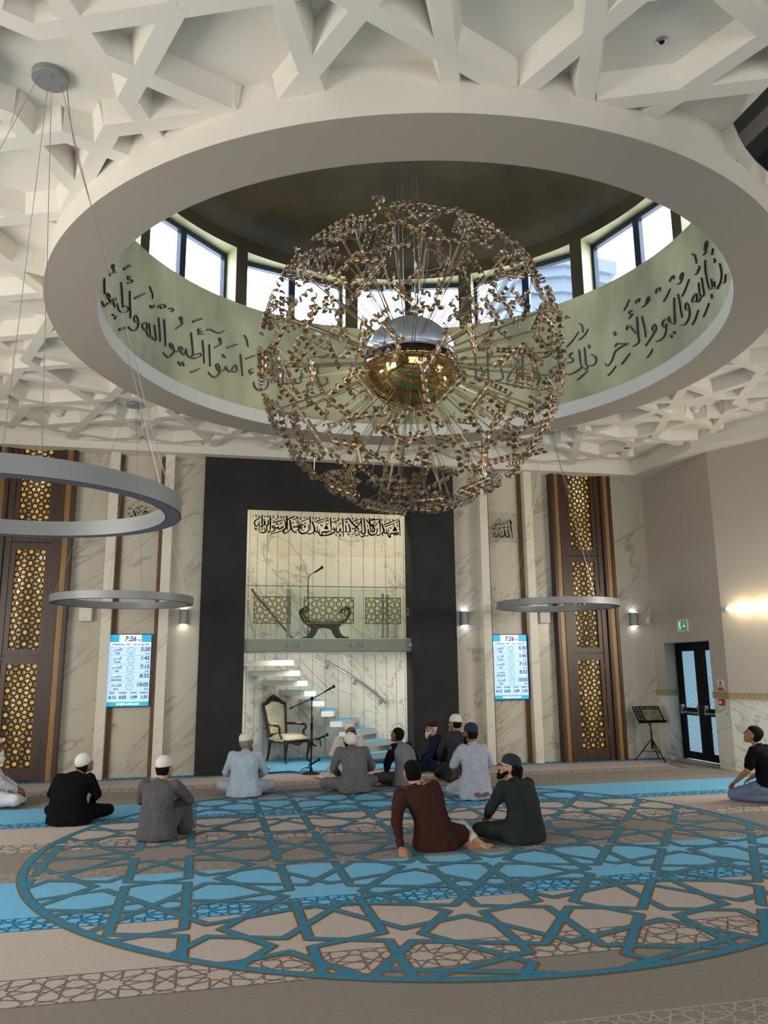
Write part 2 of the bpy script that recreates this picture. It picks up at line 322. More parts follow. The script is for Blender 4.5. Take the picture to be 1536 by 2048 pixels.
SHAH=[[15,910,4333,910,4238,912,4144,912,4060],[15,1051,4328,1058,4196,1056,4074,1015,4026],[14,994,4147,991,4072,969,4029,933,4014,878,4031,863,4087,880,4134],[13,946,4259,952,4183,935,4136,912,4144],[13,1020,4242,1026,4176,994,4147,966,4174,975,4222],[13,872,4284,800,4235,778,4206,793,4141,821,4132,856,4171,869,4218,861,4152,899,4125],[9,793,4329,812,4306,804,4282],[9,849,4312,872,4303,868,4279,818,4245],[8,945,4320,959,4301,972,4321,987,4302],[9,1009,4327,1024,4299],[9,1101,4330,1116,4307,1093,4282,1066,4253],[9,1175,4332,1199,4305,1158,4266,1094,4226],[9,1240,4325,1250,4288],[9,1268,4321,1292,4298,1324,4328],[11,781,4098,804,4085,831,4095],[11,804,4085,813,4057],[8,949,4108,960,4052],[12,1108,4203,1214,4234,1315,4266],[13,1096,4108,1098,4133,1123,4142,1133,4109,1096,4108],[13,1137,4123,1134,4067,1088,4037,1015,4026],[13,1133,4114,1170,4105,1197,4125,1207,4092,1244,4098,1262,4137,1272,4104,1290,4128,1289,4156],[14,1316,4242,1336,4158,1327,4101,1217,4041,1071,3999],[13,1160,4171,1178,4186,1210,4168],[9,1233,4211,1252,4184,1274,4217],[17,1347,4329,1355,4206,1360,4083],[16,1336,4167,1336,4120,1300,4072,1291,4034,1329,4021,1393,4065,1429,4132],[17,1409,4255,1419,4160,1448,4076,1486,4039,1528,4036],[13,1371,4273,1482,4329],[9,1455,4271,1557,4303],[12,1521,4221,1549,4231,1577,4213,1549,4188,1526,4197],[13,1624,4195,1559,4165,1466,4119],[13,1466,4143,1531,4140,1625,4124,1560,4098,1495,4059],[8,1442,4213,1456,4200,1470,4219,1484,4200],[9,1581,4318,1609,4300,1567,4270,1511,4249],[9,1515,4325,1548,4307],[9,1646,4320,1670,4307,1693,4326],[17,1564,4118,1570,4061,1617,4024,1682,4031,1738,4075,1747,4142,1732,4180],[22,1667,4154,1678,4145],[10,1616,4091,1640,4077,1663,4097],[15,1764,4329,1769,4219,1775,4096],[9,1605,4238,1680,4269,1745,4299],[8,1721,4313,1708,4293,1736,4285],[11,1550,4136,1643,4177,1652,4196],[8,1666,4225,1676,4197,1708,4227],[17,1802,4249,1831,4173,1851,4107,1832,4050,1767,4019,1720,4023],[12,1859,4236,1953,4278,2095,4330],[9,1897,4214,2001,4251,2105,4283],[13,1851,4079,1898,4061,1897,4166],[13,1898,4061,1936,4053,1940,4110],[15,1917,4052,1946,4006,1983,3997,1983,4045,2021,4065,2040,4046,2059,4075,2078,4047,2097,4086,2125,4049],[20,2039,4137,2051,4128],[20,2073,4138,2084,4129],[21,2055,4168,2067,4159],[9,1954,4196,1978,4168,2001,4203],[9,2058,4228,2082,4200,2105,4240],[9,1816,4326,1825,4293],[9,1858,4318,1887,4309,1849,4274],[9,1929,4325,1939,4296],[8,2095,4297,2072,4277,2105,4264],[9,1823,4049,1847,4012],[15,1955,3992,2045,4001,2116,4015,2192,4051,2220,4090,2215,4128,2191,4142,2182,4117,2215,4104],[15,2138,4327,2148,4193,2152,4059],[11,2172,4242,2258,4273,2325,4304],[9,2186,4319,2210,4305,2234,4330],[9,2277,4327,2288,4298],[9,2220,4243,2244,4220,2267,4245],[9,2315,4242,2325,4218,2239,4162],[13,2244,4148,2254,4072,2287,4063,2325,4141,2325,4074,2363,4065],[15,2358,4325,2368,4190,2375,3989],[14,2416,4201,2421,4096,2392,4071],[11,2402,4297,2469,4324],[14,2474,4223,2498,4098,2459,4073,2421,4105],[8,2416,4274,2426,4240,2440,4275,2450,4246],[11,2292,4030,2316,4016,2344,4036],[11,2316,4016,2316,3987],[11,2450,4034,2474,4021,2498,4041],[8,2235,4042,2244,4000],[17,2474,4324,2536,4244,2613,4169,2652,4132,2632,4102,2589,4101],[13,2711,4308,2662,4219,2604,4150,2584,4082,2613,4006],[11,2546,4268,2633,4300,2711,4332],[13,2701,4332,2710,4201,2715,4085],[15,2759,4338,2768,4203,2777,4078,2748,4048,2710,4066,2671,4094,2642,4026,2613,4006],[8,2604,4261,2618,4232,2633,4262,2642,4233],[9,2541,4341,2556,4307],[9,2609,4343,2618,4309],[13,2700,3989,2782,4020],[11,2536,4152,2560,4129,2584,4154],[8,2550,4061,2560,4023],[8,2671,4046,2680,4012],[11,2806,4011,2835,4021],[15,2798,4315,2856,4245,2934,4169,2953,4122,2923,4087,2904,4130,2934,4169,3002,4249,3062,4310],[15,2857,4342,2870,4206,2879,4071],[17,2836,4137,2840,4070,2884,4033,2952,4039,2991,4074,3002,4152],[11,2886,4304,3023,4328],[9,2895,4319,2954,4340],[15,3047,4338,3056,4212,3060,4086],[23,2919,4227,2931,4218],[8,2944,4286,2959,4258,2978,4287],[8,2817,4214,2826,4176],[17,3086,4252,3110,4175,3129,4107,3089,4067,3040,4037,2991,4026],[13,3125,4224,3248,4277,3387,4335],[11,3149,4191,3238,4228,3337,4265],[13,3133,4078,3177,4075,3178,4148],[13,3177,4075,3212,4090,3212,4159],[15,3197,4061,3216,4013,3245,4004,3246,4062,3305,4074,3334,4060,3355,4095,3374,4066,3394,4096,3403,4057,3314,4045],[23,3311,4137,3322,4128],[23,3350,4143,3362,4134],[23,3331,4177,3343,4167],[13,3417,4336,3425,4194,3435,4034],[9,3072,4329,3101,4321,3071,4281],[9,3140,4298,3150,4269],[9,3165,4328,3185,4309,3204,4334],[9,3239,4335,3246,4301],[9,3293,4337,3303,4308],[9,3387,4291,3362,4275,3391,4271],[9,3237,4184,3262,4165,3282,4190],[9,3307,4239,3316,4201],[9,3381,4242,3385,4198],[8,3099,4068,3108,4020]]
ALLAH=[[18,5422,4327,5436,4272,5449,4138,5461,4047,5455,3967],[17,5422,4321,5461,4261],[13,5140,4208,5224,4241,5392,4292],[11,5209,4198,5306,4231,5397,4256],[11,5121,4207,5139,4189],[11,5202,4320,5227,4308,5238,4272],[18,5379,4136,5389,4075,5406,4014,5373,3989,5335,4012,5325,4073,5312,4134],[18,5308,4121,5318,4048,5271,3992,5227,3997,5209,4045],[14,5218,4106,5191,4069,5163,3995,5125,3988,5101,4030,5103,4073,5155,4105,5207,4137],[11,5279,4181,5284,4157,5304,4176,5323,4161,5330,4189],[11,5362,4178,5380,4166,5414,4201],[12,5196,4173,5220,4155,5226,4143,5201,4149],[14,5087,4157,5118,4134,5157,4159],[12,5134,4052,5140,4034],[12,5255,4077,5260,4062]]
MUH=[[24,-1241,4260,-1213,4194,-1194,4142,-1176,4083],[18,-1014,4221,-1028,4241,-1053,4246,-1071,4226,-1066,4199,-1038,4190,-1014,4215],[19,-1013,4201,-1100,4178,-1161,4150],[11,-1211,4287,-1151,4323,-1077,4342],[12,-1039,4334,-1041,4310,-1079,4272],[9,-1170,4219,-1103,4248],[20,-1155,4279,-1142,4272],[11,-1330,4296,-1304,4277,-1277,4298],[11,-1313,4217,-1311,4178],[11,-1291,4139,-1273,4166,-1242,4167],[16,-1266,4146,-1253,4140],[19,-1013,4201,-1047,4134,-1108,4092,-1143,4044,-1104,4013,-1024,4028],[19,-1176,4083,-1203,4009,-1251,3975,-1277,4007,-1229,4022],[20,-1176,4083,-1140,3992,-1163,3945,-1249,3936,-1306,3967]]
# ------------------------------------------------------------------ camera
CAM = Vector((0, 0, 1.62))
RW = Matrix(((0.97535686, 0.03480718, 0.21787029), (-0.22043839, 0.19522331, 0.95566457), (-0.00926937, -0.98014097, 0.19808523)))
cd = bpy.data.cameras.new('camera'); cam = bpy.data.objects.new('camera', cd); COL.objects.link(cam)
cr, cdn, cf = RW.col[0], RW.col[1], RW.col[2]
cam.matrix_world = Matrix(((cr.x, -cdn.x, -cf.x, CAM.x), (cr.y, -cdn.y, -cf.y, CAM.y), (cr.z, -cdn.z, -cf.z, CAM.z), (0, 0, 0, 1)))
cd.sensor_fit = 'VERTICAL'; cd.sensor_height = 36; cd.sensor_width = 27; cd.lens = 1560 / 2048 * 36; cd.clip_start = .05; cd.clip_end = 200
SC.camera = cam

# ------------------------------------------------------------------ room shell
YW = 13.38                      # face of the marble panels
CX = 2.1                        # axis of the prayer niche
RC = Vector((2.13, 7.9))        # centre of the round ceiling opening
ROOM = [(-4.02, YW), (-4.02, 11.3), (-6.55, 6.2), (-6.55, -4), (10.75, -4), (10.75, 6.2), (8.22, 11.3), (8.22, YW)]

# carpet: bands of one 3.63 m repeat, star medallion, lattice borders
fl = MB(); seq = [('blue', 1.0), ('bl', .28), ('beige', .87), ('br', .38), ('grey', .80), ('lt', .30)]
XA, XB = -6.55, 10.75
y = 10.72 + 3.63; borders = []
bands = []
while y > -4:
    for nm, h in seq:
        bands.append((nm, y, y - h)); y -= h
KI = {'blue': 0, 'bl': 0, 'beige': 1, 'br': 1, 'grey': 2, 'lt': 2}
for nm, y1, y0 in bands:
    if y0 > 13.4: continue
    if nm == 'blue' and y1 > 13: y1 = 15.8
    fl.quad((XA, max(y0, -4), 0), (XB, max(y0, -4), 0), (XB, y1, 0), (XA, y1, 0), KI[nm])
    if nm in ('bl', 'br', 'lt') and y0 > 1.5 and y1 < 13.5: borders.append((nm, y0, y1))
for nm, y0, y1 in borders:
    mi = {'bl': 3, 'br': 4, 'lt': 5}[nm]; w = {'bl': .016, 'br': .013, 'lt': .013}[nm]
    hgt = y1 - y0; L = hgt * 1.28; x0, x1 = -3.2, 9.2
    for yy in (y0, y1): strip(fl, ((XA, yy), (XB, yy)), .014, .0006, mi)
    n = int((x1 - x0) / (L * 1.1756)) // 2 + 2
    hx = L * cos(radians(54)); hy = L * sin(radians(54))
    base = pattern10(L, (0, 0), 1)
    seen = set()
    for k in range(-n, n + 1):
        ox = 3 + k * 2 * hx; oy = (y0 + y1) / 2
        for s in base:
            a = (s[0][0] + ox, s[0][1] + oy); b = (s[1][0] + ox, s[1][1] + oy)
            s2 = clip_rect((a, b), x0, x1, y0, y1)
            if not s2: continue
            key = tuple(sorted((tuple(round(q, 3) for q in s2[0]), tuple(round(q, 3) for q in s2[1]))))
            if key in seen: continue
            seen.add(key); strip(fl, s2, w, .0008 + (len(seen) % 37) * 1e-5, mi)
MC = (2.14, 7.84); MR = 3.6
segs = []; seen = set()
for s in pattern10(2.075, MC, 5):
    for q in clip_circ(s, MC, MR - .04):
        key = tuple(sorted((tuple(round(x, 2) for x in q[0]), tuple(round(x, 2) for x in q[1]))))
        if key not in seen:
            seen.add(key); segs.append(q)
for i, q in enumerate(segs): strip(fl, q, .080, .0012 + (i % 41) * 2e-5, 7, .02)
for i, q in enumerate(segs): strip(fl, q, .052, .0023 + (i % 61) * 3e-5, 6, .012)
NS = 160
for r0, r1, z, mi in ((MR - .074, MR + .010, .0021, 7), (MR - .062, MR - .002, .0043, 6)):
    for k in range(NS):
        a, b = 2 * pi * k / NS, 2 * pi * (k + 1) / NS
        P = lambda r, t: (MC[0] + r * cos(t), MC[1] + r * sin(t), z)
        fl.quad(P(r0, a), P(r1, a), P(r1, b), P(r0, b), mi)
struct('floor', fl, [M['blue_c'], M['beige'], M['grey_c'], M['line_bl'], M['line_br'], M['line_lt'], M['strap'], M['strap_e']], recalc=False)

# ceiling: flat slab with a round hole, beams in a star pattern, dropped border
ZS, ZB, ZR = 5.50, 5.33, 5.12
RO, RI, RD = 3.777, 3.297, 3.52
ce = MB(); NC = 128
def ray_room(a):
    best = 99; d = Vector((cos(a), sin(a)))
    for i in range(len(ROOM)):
        p = Vector(ROOM[i]) - RC; q = Vector(ROOM[(i + 1) % len(ROOM)]) - RC; e = q - p
        den = d.x * e.y - d.y * e.x
        if abs(den) < 1e-9: continue
        t = (p.x * e.y - p.y * e.x) / den; u = (p.x * d.y - p.y * d.x) / den
        if t > 0 and -1e-6 <= u <= 1 + 1e-6: best = min(best, t)
    return best
angs = sorted([2 * pi * k / NC for k in range(NC)] + [atan2(p[1] - RC.y, p[0] - RC.x) % (2 * pi) for p in ROOM])
for i, a in enumerate(angs):
    b = angs[(i + 1) % len(angs)]
    P = lambda r, t: (RC.x + r * cos(t), RC.y + r * sin(t), ZS)
    ce.quad(P(RO - .02, a), P(ray_room(a) + .05, a), P(ray_room(b) + .05, b), P(RO - .02, b))
# dropped border round the walls
def inset(poly, d):
    out = []; n = len(poly); A = sum(poly[i][0] * poly[(i + 1) % n][1] - poly[(i + 1) % n][0] * poly[i][1] for i in range(n)); sg = 1 if A > 0 else -1
    for i in range(n):
        p0, p1, p2 = Vector(poly[i - 1]), Vector(poly[i]), Vector(poly[(i + 1) % n])
        t1 = (p1 - p0).normalized(); t2 = (p2 - p1).normalized(); n1 = Vector((-t1.y, t1.x)) * sg; n2 = Vector((-t2.y, t2.x)) * sg
        k = d / (1 + n1.dot(n2)); q = p1 + (n1 + n2) * k; out.append((q.x, q.y))
    return out
CORN = inset(ROOM, .36)
for i in range(len(ROOM)):
    j = (i + 1) % len(ROOM); a, b, c, d = ROOM[i], ROOM[j], CORN[j], CORN[i]
    ce.quad((*a, 5.21), (*b, 5.21), (*c, 5.21), (*d, 5.21))
    ce.quad((*d, 5.21), (*c, 5.21), (*c, ZS), (*d, ZS))
CUT = inset(ROOM, .33)
def clip_poly(s, poly):
    n = len(poly); A = sum(poly[i][0] * poly[(i + 1) % n][1] - poly[(i + 1) % n][0] * poly[i][1] for i in range(n)); sg = 1 if A > 0 else -1
    t0, t1 = 0, 1; a = Vector(s[0]); d = Vector(s[1]) - a
    for i in range(n):
        p = Vector(poly[i]); e = Vector(poly[(i + 1) % n]) - p; nn = Vector((-e.y, e.x)) * sg
        num = nn.dot(a - p); den = nn.dot(d)
        if abs(den) < 1e-9:
            if num < 0: return None
        else:
            t = -num / den
            if den > 0: t0 = max(t0, t)
            else: t1 = min(t1, t)
    if t1 - t0 < 1e-3: return None
    return (tuple(a + d * t0), tuple(a + d * t1))
BN = [0]
def beam(mb, s, hb, ht):
    BN[0] += 1; dz = (BN[0] % 53) * 7e-5
    a = Vector(s[0]); b = Vector(s[1]); t = b - a
    if t.length < .02: return
    t.normalize(); n = Vector((-t.y, t.x)); a = a - t * hb * .42; b = b + t * hb * .42
    vs = []
    for p in (a, b):
        for k, z in ((hb, ZB + dz), (ht, ZS), (-ht, ZS), (-hb, ZB + dz)):
            q = p + n * k; vs.append((q.x, q.y, z))
    mb.add(vs, [(0, 1, 5, 4), (2, 3, 7, 6), (3, 0, 4, 7), (0, 3, 2, 1), (4, 5, 6, 7)])
seen = set()
for s in pattern8(1.62 * sqrt(2), (2.14, 8.02), pi / 4, 6):
    s1 = clip_poly(s, CUT)
    if not s1 or max(s1[0][1], s1[1][1]) < .3: continue
    for q in clip_circ(s1, RC, RO - .03, False):
        key = tuple(sorted((tuple(round(x, 2) for x in q[0]), tuple(round(x, 2) for x in q[1]))))
        if key in seen: continue
        seen.add(key); beam(ce, q, .062, .105)
struct('ceiling', ce, M['ceil'], recalc=False)
# dropped ring round the opening
rg = MB()
def annulus(mb, prof, n=128, c=RC, mi=0):
    mb.loft([[(c.x + r * cos(2 * pi * k / n), c.y + r * sin(2 * pi * k / n), z) for k in range(n)] for r, z in prof], mi, cap=False)
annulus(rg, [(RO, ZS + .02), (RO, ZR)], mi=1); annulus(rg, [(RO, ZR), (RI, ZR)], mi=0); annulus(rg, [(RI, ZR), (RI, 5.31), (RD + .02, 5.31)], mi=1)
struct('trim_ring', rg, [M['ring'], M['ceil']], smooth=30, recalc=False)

# gold drum with twelve clerestory windows, shallow dome
dr = MB(); ZS1, ZH1, ZT1 = 6.96, 7.84, 8.05; WH = radians(13.4); RT = RD + .30
def arc(mb, a0, a1, r0, z0, r1, z1, mi=0, n=8):
    for k in range(n):
        a, b = a0 + (a1 - a0) * k / n, a0 + (a1 - a0) * (k + 1) / n
        P = lambda r, t, z: (RC.x + r * cos(t), RC.y + r * sin(t), z)
        mb.quad(P(r0, a, z0), P(r0, b, z0), P(r1, b, z1), P(r1, a, z1), mi)
WC = [radians(75.5 + 30 * k) for k in range(12)]
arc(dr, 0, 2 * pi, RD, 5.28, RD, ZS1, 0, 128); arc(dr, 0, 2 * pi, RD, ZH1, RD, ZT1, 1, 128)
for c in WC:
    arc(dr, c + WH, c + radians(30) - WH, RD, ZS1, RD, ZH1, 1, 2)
    arc(dr, c - WH, c + WH, RD, ZS1, RT, ZS1, 0); arc(dr, c - WH, c + WH, RD, ZH1, RT, ZH1, 0)
    for e in (c - WH, c + WH):
        P = lambda r, z: (RC.x + r * cos(e), RC.y + r * sin(e), z)
        dr.quad(P(RD, ZS1), P(RT, ZS1), P(RT, ZH1), P(RD, ZH1), 0)
struct('wall_drum', dr, [M['gold_wall'], M['dome']], recalc=False)
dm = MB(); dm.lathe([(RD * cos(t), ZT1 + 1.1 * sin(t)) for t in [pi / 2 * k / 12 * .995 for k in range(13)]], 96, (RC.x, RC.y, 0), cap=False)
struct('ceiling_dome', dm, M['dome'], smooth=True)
# outer weather skin so no light leaks round the drum
sk = MB(); arc(sk, 0, 2 * pi, RT + .02, 5.52, RT + .02, ZS1 - .02, 0, 64); sk.lathe([(RT + .02, ZH1 + .02), (RT + .02, ZT1 + .1), (RD * .7, ZT1 + 1.3), (.05, ZT1 + 1.6)], 64, (RC.x, RC.y, 0), cap=False)
struct('roof', sk, M['ring'], recalc=False)
for i, c in enumerate(WC):
    w = bpy.data.objects.new('window_%d' % (i + 1), None); COL.objects.link(w); w.location = (RC.x + (RT - .1) * cos(c), RC.y + (RT - .1) * sin(c), ZS1); w.rotation_euler = (0, 0, c - pi / 2); w['kind'] = 'structure'
    hw = (RT - .1) * sin(WH) + .02; h = ZH1 - ZS1; fb = MB()
    # two panes, flat, following the chord
    for s in (-1, 1):
        x0, x1 = (0, hw) if s > 0 else (-hw, 0)
        for a, b, z0, z1 in ((x0, x0 + .055, 0, h), (x1 - .055, x1, 0, h), (x0, x1, 0, .05), (x0, x1, h - .08, h)):
            fb.box(a, b, -.04, .04, z0, z1)
    fb.build('window_frame', M['navy'], w)
    gl = MB()
    for s in (-1, 1): gl.box(.055 if s > 0 else -hw + .055, hw - .055 if s > 0 else -.055, -.006, .006, .05, h - .08)
    gl.build('pane', M['glass'], w)

# front wall: marble panels between projecting fins, charcoal surround, curved niche
wf = MB()
wf.quad((-4.02, YW, -.02), (-.05, YW, -.02), (-.05, YW, 5.5), (-4.02, YW, 5.5)); wf.quad((4.25, YW, -.02), (8.22, YW, -.02), (8.22, YW, 5.5), (4.25, YW, 5.5))
struct('wall_front', wf, M['marble'])
fn = 1
for sx in (-1, 1):
    for d in (2.70, 3.58):
        f = MB(); x0, x1 = sorted((CX + sx * d, CX + sx * (d + .15))); f.box(x0, x1, 13.2, YW + .02, 0, 5.3)
        struct('trim_%d' % fn, f, M['fin']); fn += 1
    for d0, d1 in ((2.85, 2.92), (3.50, 3.58)):
        f = MB(); x0, x1 = sorted((CX + sx * d0, CX + sx * d1)); f.box(x0, x1, YW - .03, YW + .02, 0, 5.3)
        struct('trim_%d' % fn, f, M['wood_strip']); fn += 1
sd = MB(); NX0, NX1, NZ = .63, 3.49, 4.40
sd.box(-.1, NX0, 13.2, 13.63, 0, 5.4); sd.box(NX1, 4.3, 13.2, 13.63, 0, 5.4); sd.box(NX0, NX1, 13.2, 13.63, NZ, 5.4)
struct('wall_front_surround', sd, M['charcoal'])
ni = MB(); NCX, NCY, RX, RY = 2.06, 13.6, 1.62, 1.86
NP = 20
def npt(t, z, k=0): return (NCX + (RX - k) * cos(t), NCY + (RY - k) * sin(t), z)
for i in range(NP * 3):
    a, b = pi * i / (NP * 3), pi * (i + 1) / (NP * 3)
    ni.quad(npt(a, 0), npt(b, 0), npt(b, 5.1), npt(a, 5.1), 0)
for i in range(1, NP):
    a = pi * i / NP; e = .0022
    ni.quad(npt(a - e, 0, .004), npt(a + e, 0, .004), npt(a + e, 5.1, .004), npt(a - e, 5.1, .004), 1)
ni.add([npt(pi * i / 40, 5.1) for i in range(41)], [tuple(range(41))], 0)
struct('wall_niche', ni, [M['marble2'], mat('groove', '786f5a', .8)], smooth=40, recalc=False)

# right, left and back walls
DY0, DY1, DZ = 11.70, 13.03, 2.05
RZ0, RZ1 = 1.11, 1.21
def wallstrip(mb, p, q, z0, z1, mi): mb.quad((*p, z0), (*q, z0), (*q, z1), (*p, z1), mi)
def dado(mb, p, q, top=5.5):
    wallstrip(mb, p, q, -.02, RZ0 + .02, 0); wallstrip(mb, p, q, RZ0 + .02, top, 1)
wr = MB(); X = 8.22
dado(wr, (X, YW), (X, DY1)); dado(wr, (X, DY0), (X, 11.3)); wallstrip(wr, (X, DY1), (X, DY0), DZ, 5.5, 1)
X2 = 8.60
dado(wr, (X, DY1), (X2, 13.22), DZ); dado(wr, (X, DY0), (X2, DY0 - .02), DZ)
wr.quad((X, DY1, DZ), (X2, 13.22, DZ), (X2, DY0 - .02, DZ), (X, DY0, DZ), 1)
struct('wall_right', wr, [M['marble2'], M['paint']], recalc=False)
wa = MB(); dado(wa, (8.22, 11.3), (10.75, 6.2)); dado(wa, (10.75, 6.2), (10.75, -4)); struct('wall_right_angled', wa, [M['marble2'], M['paint']], recalc=False)
wl = MB(); dado(wl, (-4.02, YW), (-4.02, 11.3)); dado(wl, (-4.02, 11.3), (-6.55, 6.2)); dado(wl, (-6.55, 6.2), (-6.55, -4)); struct('wall_left', wl, [M['marble2'], M['paint']], recalc=False)
wb = MB(); dado(wb, (-6.55, -4), (10.75, -4)); struct('wall_back', wb, [M['marble2'], M['paint']], recalc=False)
# gilded dado rail
M['dado'] = mat('dado_gilt', 'b3a377', .4, metal=.3, var=.15, vscale=20)
rl = MB()
def rail(p, q, nrm):
    p = Vector(p); q = Vector(q); n = Vector(nrm).normalized()
    prof = [(0, RZ0), (.02, RZ0), (.022, RZ0 + .028), (.014, RZ0 + .03), (.014, RZ0 + .068), (.026, RZ0 + .07), (.03, RZ1), (0, RZ1)]
    rl.loft([[(s.x + n.x * d, s.y + n.y * d, z) for d, z in prof] for s in (p, q)])
rail((X, YW), (X, DY1), (-1, 0)); rail((X, DY0), (X, 11.3), (-1, 0)); rail((X, DY1), (X2, 13.22), (-.4, -1)); rail((8.22, 11.3), (10.75, 6.2), (-1, -.495))
struct('trim_dado', rl, M['dado'])
# ------------------------------------------------------------------ double exit door in the right wall
M['frost'] = mat('frosted_daylight_glow', 'a9cfe0', .5, emis='a8d4ea', estr=.42)  # emission in panes and lines stands in for daylight behind the door
M['frost_l'] = mat('frosted_daylight_line', '8fbdd2', .5, emis='8fc0da', estr=.36)
d1 = bpy.data.objects.new('door_1', None); COL.objects.link(d1); d1.location = (8.56, 12.45, 0); d1['kind'] = 'structure'
fr = MB(); fr.box(8.54, 8.62, 11.70, 11.76, 0, 2.05); fr.box(8.54, 8.62, 13.16, 13.22, 0, 2.05); fr.box(8.54, 8.62, 11.70, 13.22, 1.99, 2.06)
fr.build('door_frame', M['black'], d1, off=d1.location)
for y0, y1 in ((12.46, 13.16), (11.76, 12.46)):
    lf = MB(); a0, a1 = (y0 + .17, y1 - .14)
    lf.box(8.55, 8.6, y0 + .004, a0, .012, 1.99); lf.box(8.55, 8.6, a1, y1 - .004, .012, 1.99)
    for z0, z1 in ((.012, .14), (.77, .90), (1.90, 1.99)): lf.box(8.55, 8.6, a0, a1, z0, z1)
    L = lf.build('door_leaf', M['black'], d1, off=d1.location)
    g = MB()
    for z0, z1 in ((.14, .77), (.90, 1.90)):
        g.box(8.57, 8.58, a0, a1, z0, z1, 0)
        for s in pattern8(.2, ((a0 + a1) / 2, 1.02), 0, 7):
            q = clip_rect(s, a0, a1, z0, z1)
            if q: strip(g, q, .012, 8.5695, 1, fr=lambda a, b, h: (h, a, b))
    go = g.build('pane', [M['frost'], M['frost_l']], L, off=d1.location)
    pb = MB(); pb.tube([(8.49, y0 + .08, .82), (8.49, y1 - .08, .82)], .017, 10)
    for yy in (y0 + .1, y1 - .1): pb.obox((8.52, yy, .87), (.06, .05, .17))
    pb.build('push_bar', M['steel'], L, off=d1.location)

# ------------------------------------------------------------------ tall lattice columns
M['glow'] = None
def glow_mat():
    m = bpy.data.materials.new('backlit_gold'); m.use_nodes = True; nt = m.node_tree; N = nt.nodes; LK = nt.links; p = N['Principled BSDF']
    p.inputs['Roughness'].default_value = .5; p.inputs['Base Color'].default_value = lin('8a6a32')
    tc = N.new('ShaderNodeTexCoord'); mp = N.new('ShaderNodeMapping'); mp.inputs['Scale'].default_value = (3.2, 1, .55); LK.new(tc.outputs['Object'], mp.inputs[0])
    nz = N.new('ShaderNodeTexNoise'); nz.inputs['Scale'].default_value = 1.3; LK.new(mp.outputs[0], nz.inputs['Vector'])
    r = N.new('ShaderNodeValToRGB'); e = r.color_ramp.elements; e[0].position = .36; e[0].color = lin('4a3a1c'); e[1].position = .66; e[1].color = lin('ffedb8')
    x = r.color_ramp.elements.new(.5); x.color = lin('a8854a')
    LK.new(nz.outputs['Fac'], r.inputs[0]); LK.new(r.outputs[0], p.inputs['Emission Color']); p.inputs['Emission Strength'].default_value = .85
    return m
M['glow'] = glow_mat()
M['glow_disc'] = mat('backlit_disc', 'c79a45', .4, emis='d9a648', estr=.5)
M['latt'] = mat('black_lattice', '1a110b', .5)
def lattice(mb, L, c, rect, w, y0, th, mi=0, rng=9, rot=0, pat=pattern8):
    x0, x1, z0, z1 = rect
    for s in (pat(L, c, rot, rng) if pat is pattern8 else pat(L, c, rng)):
        q = clip_rect(s, x0, x1, z0, z1)
        if not q: continue
        a = Vector(q[0]); b = Vector(q[1]); t = (b - a)
        if t.length < .004: continue
        t.normalize(); n = Vector((-t.y, t.x)) * w / 2; a = a - t * w * .3; b = b + t * w * .3
        A = [(p.x, p.y) for p in (a + n, a - n, b - n, b + n)]
        mb.prism(A, y0, y0 - th, mi, fr=lambda u, v, h: (u, h, v))
def column(cx, label):
    t = thing('screen_column', label, 'column', (cx, 13.2, 0))
    b = MB()
    for s in (-1, 1):
        for d0, d1, yf in ((.55, .61, 13.19), (.40, .46, 13.2)):
            x0, x1 = sorted((cx + s * d0, cx + s * d1)); b.box(x0, x1, yf, YW, 0, 5.21)
        x0, x1 = sorted((cx + s * .30, cx + s * .40)); b.box(x0, x1, 13.25, YW, 0, 5.21)
    b.build('casing', M['wood'], t, off=t.location)
    for s in (-1, 1):
        g = MB(); x0, x1 = sorted((cx + s * .46, cx + s * .55)); g.box(x0, x1, 13.215, YW - .01, 0, 5.21); g.build('gilded_trim', M['gold_strip'], t, off=t.location)
    hw, lw = .30, .222
    for z0, z1, l0, l1 in ((0.012, 1.875, .21, 1.75), (1.885, 3.665, 1.98, 3.55), (3.675, 5.21, 3.77, 5.21)):
        f = MB(); ya, yb = 13.27, 13.32
        f.box(cx - hw, cx - lw, ya, yb, z0, z1); f.box(cx + lw, cx + hw, ya, yb, z0, z1); f.box(cx - lw, cx + lw, ya, yb, z0, l0)
        if l1 < 5.2: f.box(cx - lw, cx + lw, ya, yb, l1, z1)
        f.box(cx - hw, cx + hw, 13.345, 13.36, z0, z1)
        p = f.build('door_panel', M['wood'], t, off=t.location)
        l = MB(); n0 = (l0 + l1) / 2
        lattice(l, .182, (cx, l1 - .03), (cx - lw, cx + lw, l0, l1), .0155, 13.31, .012, rng=10)
        l.build('lattice_screen', M['latt'], p, off=t.location)
        gp = MB(); gp.quad((cx - lw, 13.335, l0), (cx + lw, 13.335, l0), (cx + lw, 13.335, l1), (cx - lw, 13.335, l1))
        k = 0
        while l1 - .03 - k * .182 > l0 + .02:
            for i in (-1, 0, 1):
                c = (cx + i * .182, l1 - .03 - k * .182); gp.prism([(c[0] + .037 * cos(2 * pi * j / 12), c[1] + .037 * sin(2 * pi * j / 12)) for j in range(12)], 13.334, 13.328, 1, fr=lambda u, v, h: (u, h, v))
            k += 1
        gp.build('backlit_panel', [M['glow'], M['glow_disc']], p, off=t.location)
        if z0 < .1:
            h = MB()
            for zz in (.45, 1.0, 1.6): h.tube([(cx + hw - .004, 13.265, zz), (cx + hw - .004, 13.265, zz + .09)], .006, 8)
            h.build('hinge', M['gold_strip'], p, off=t.location)
column(-2.765, 'tall walnut lattice column with glowing gold screens left of the left timetable screen')
column(6.83, 'tall walnut lattice column with glowing gold screens right of the right timetable screen')

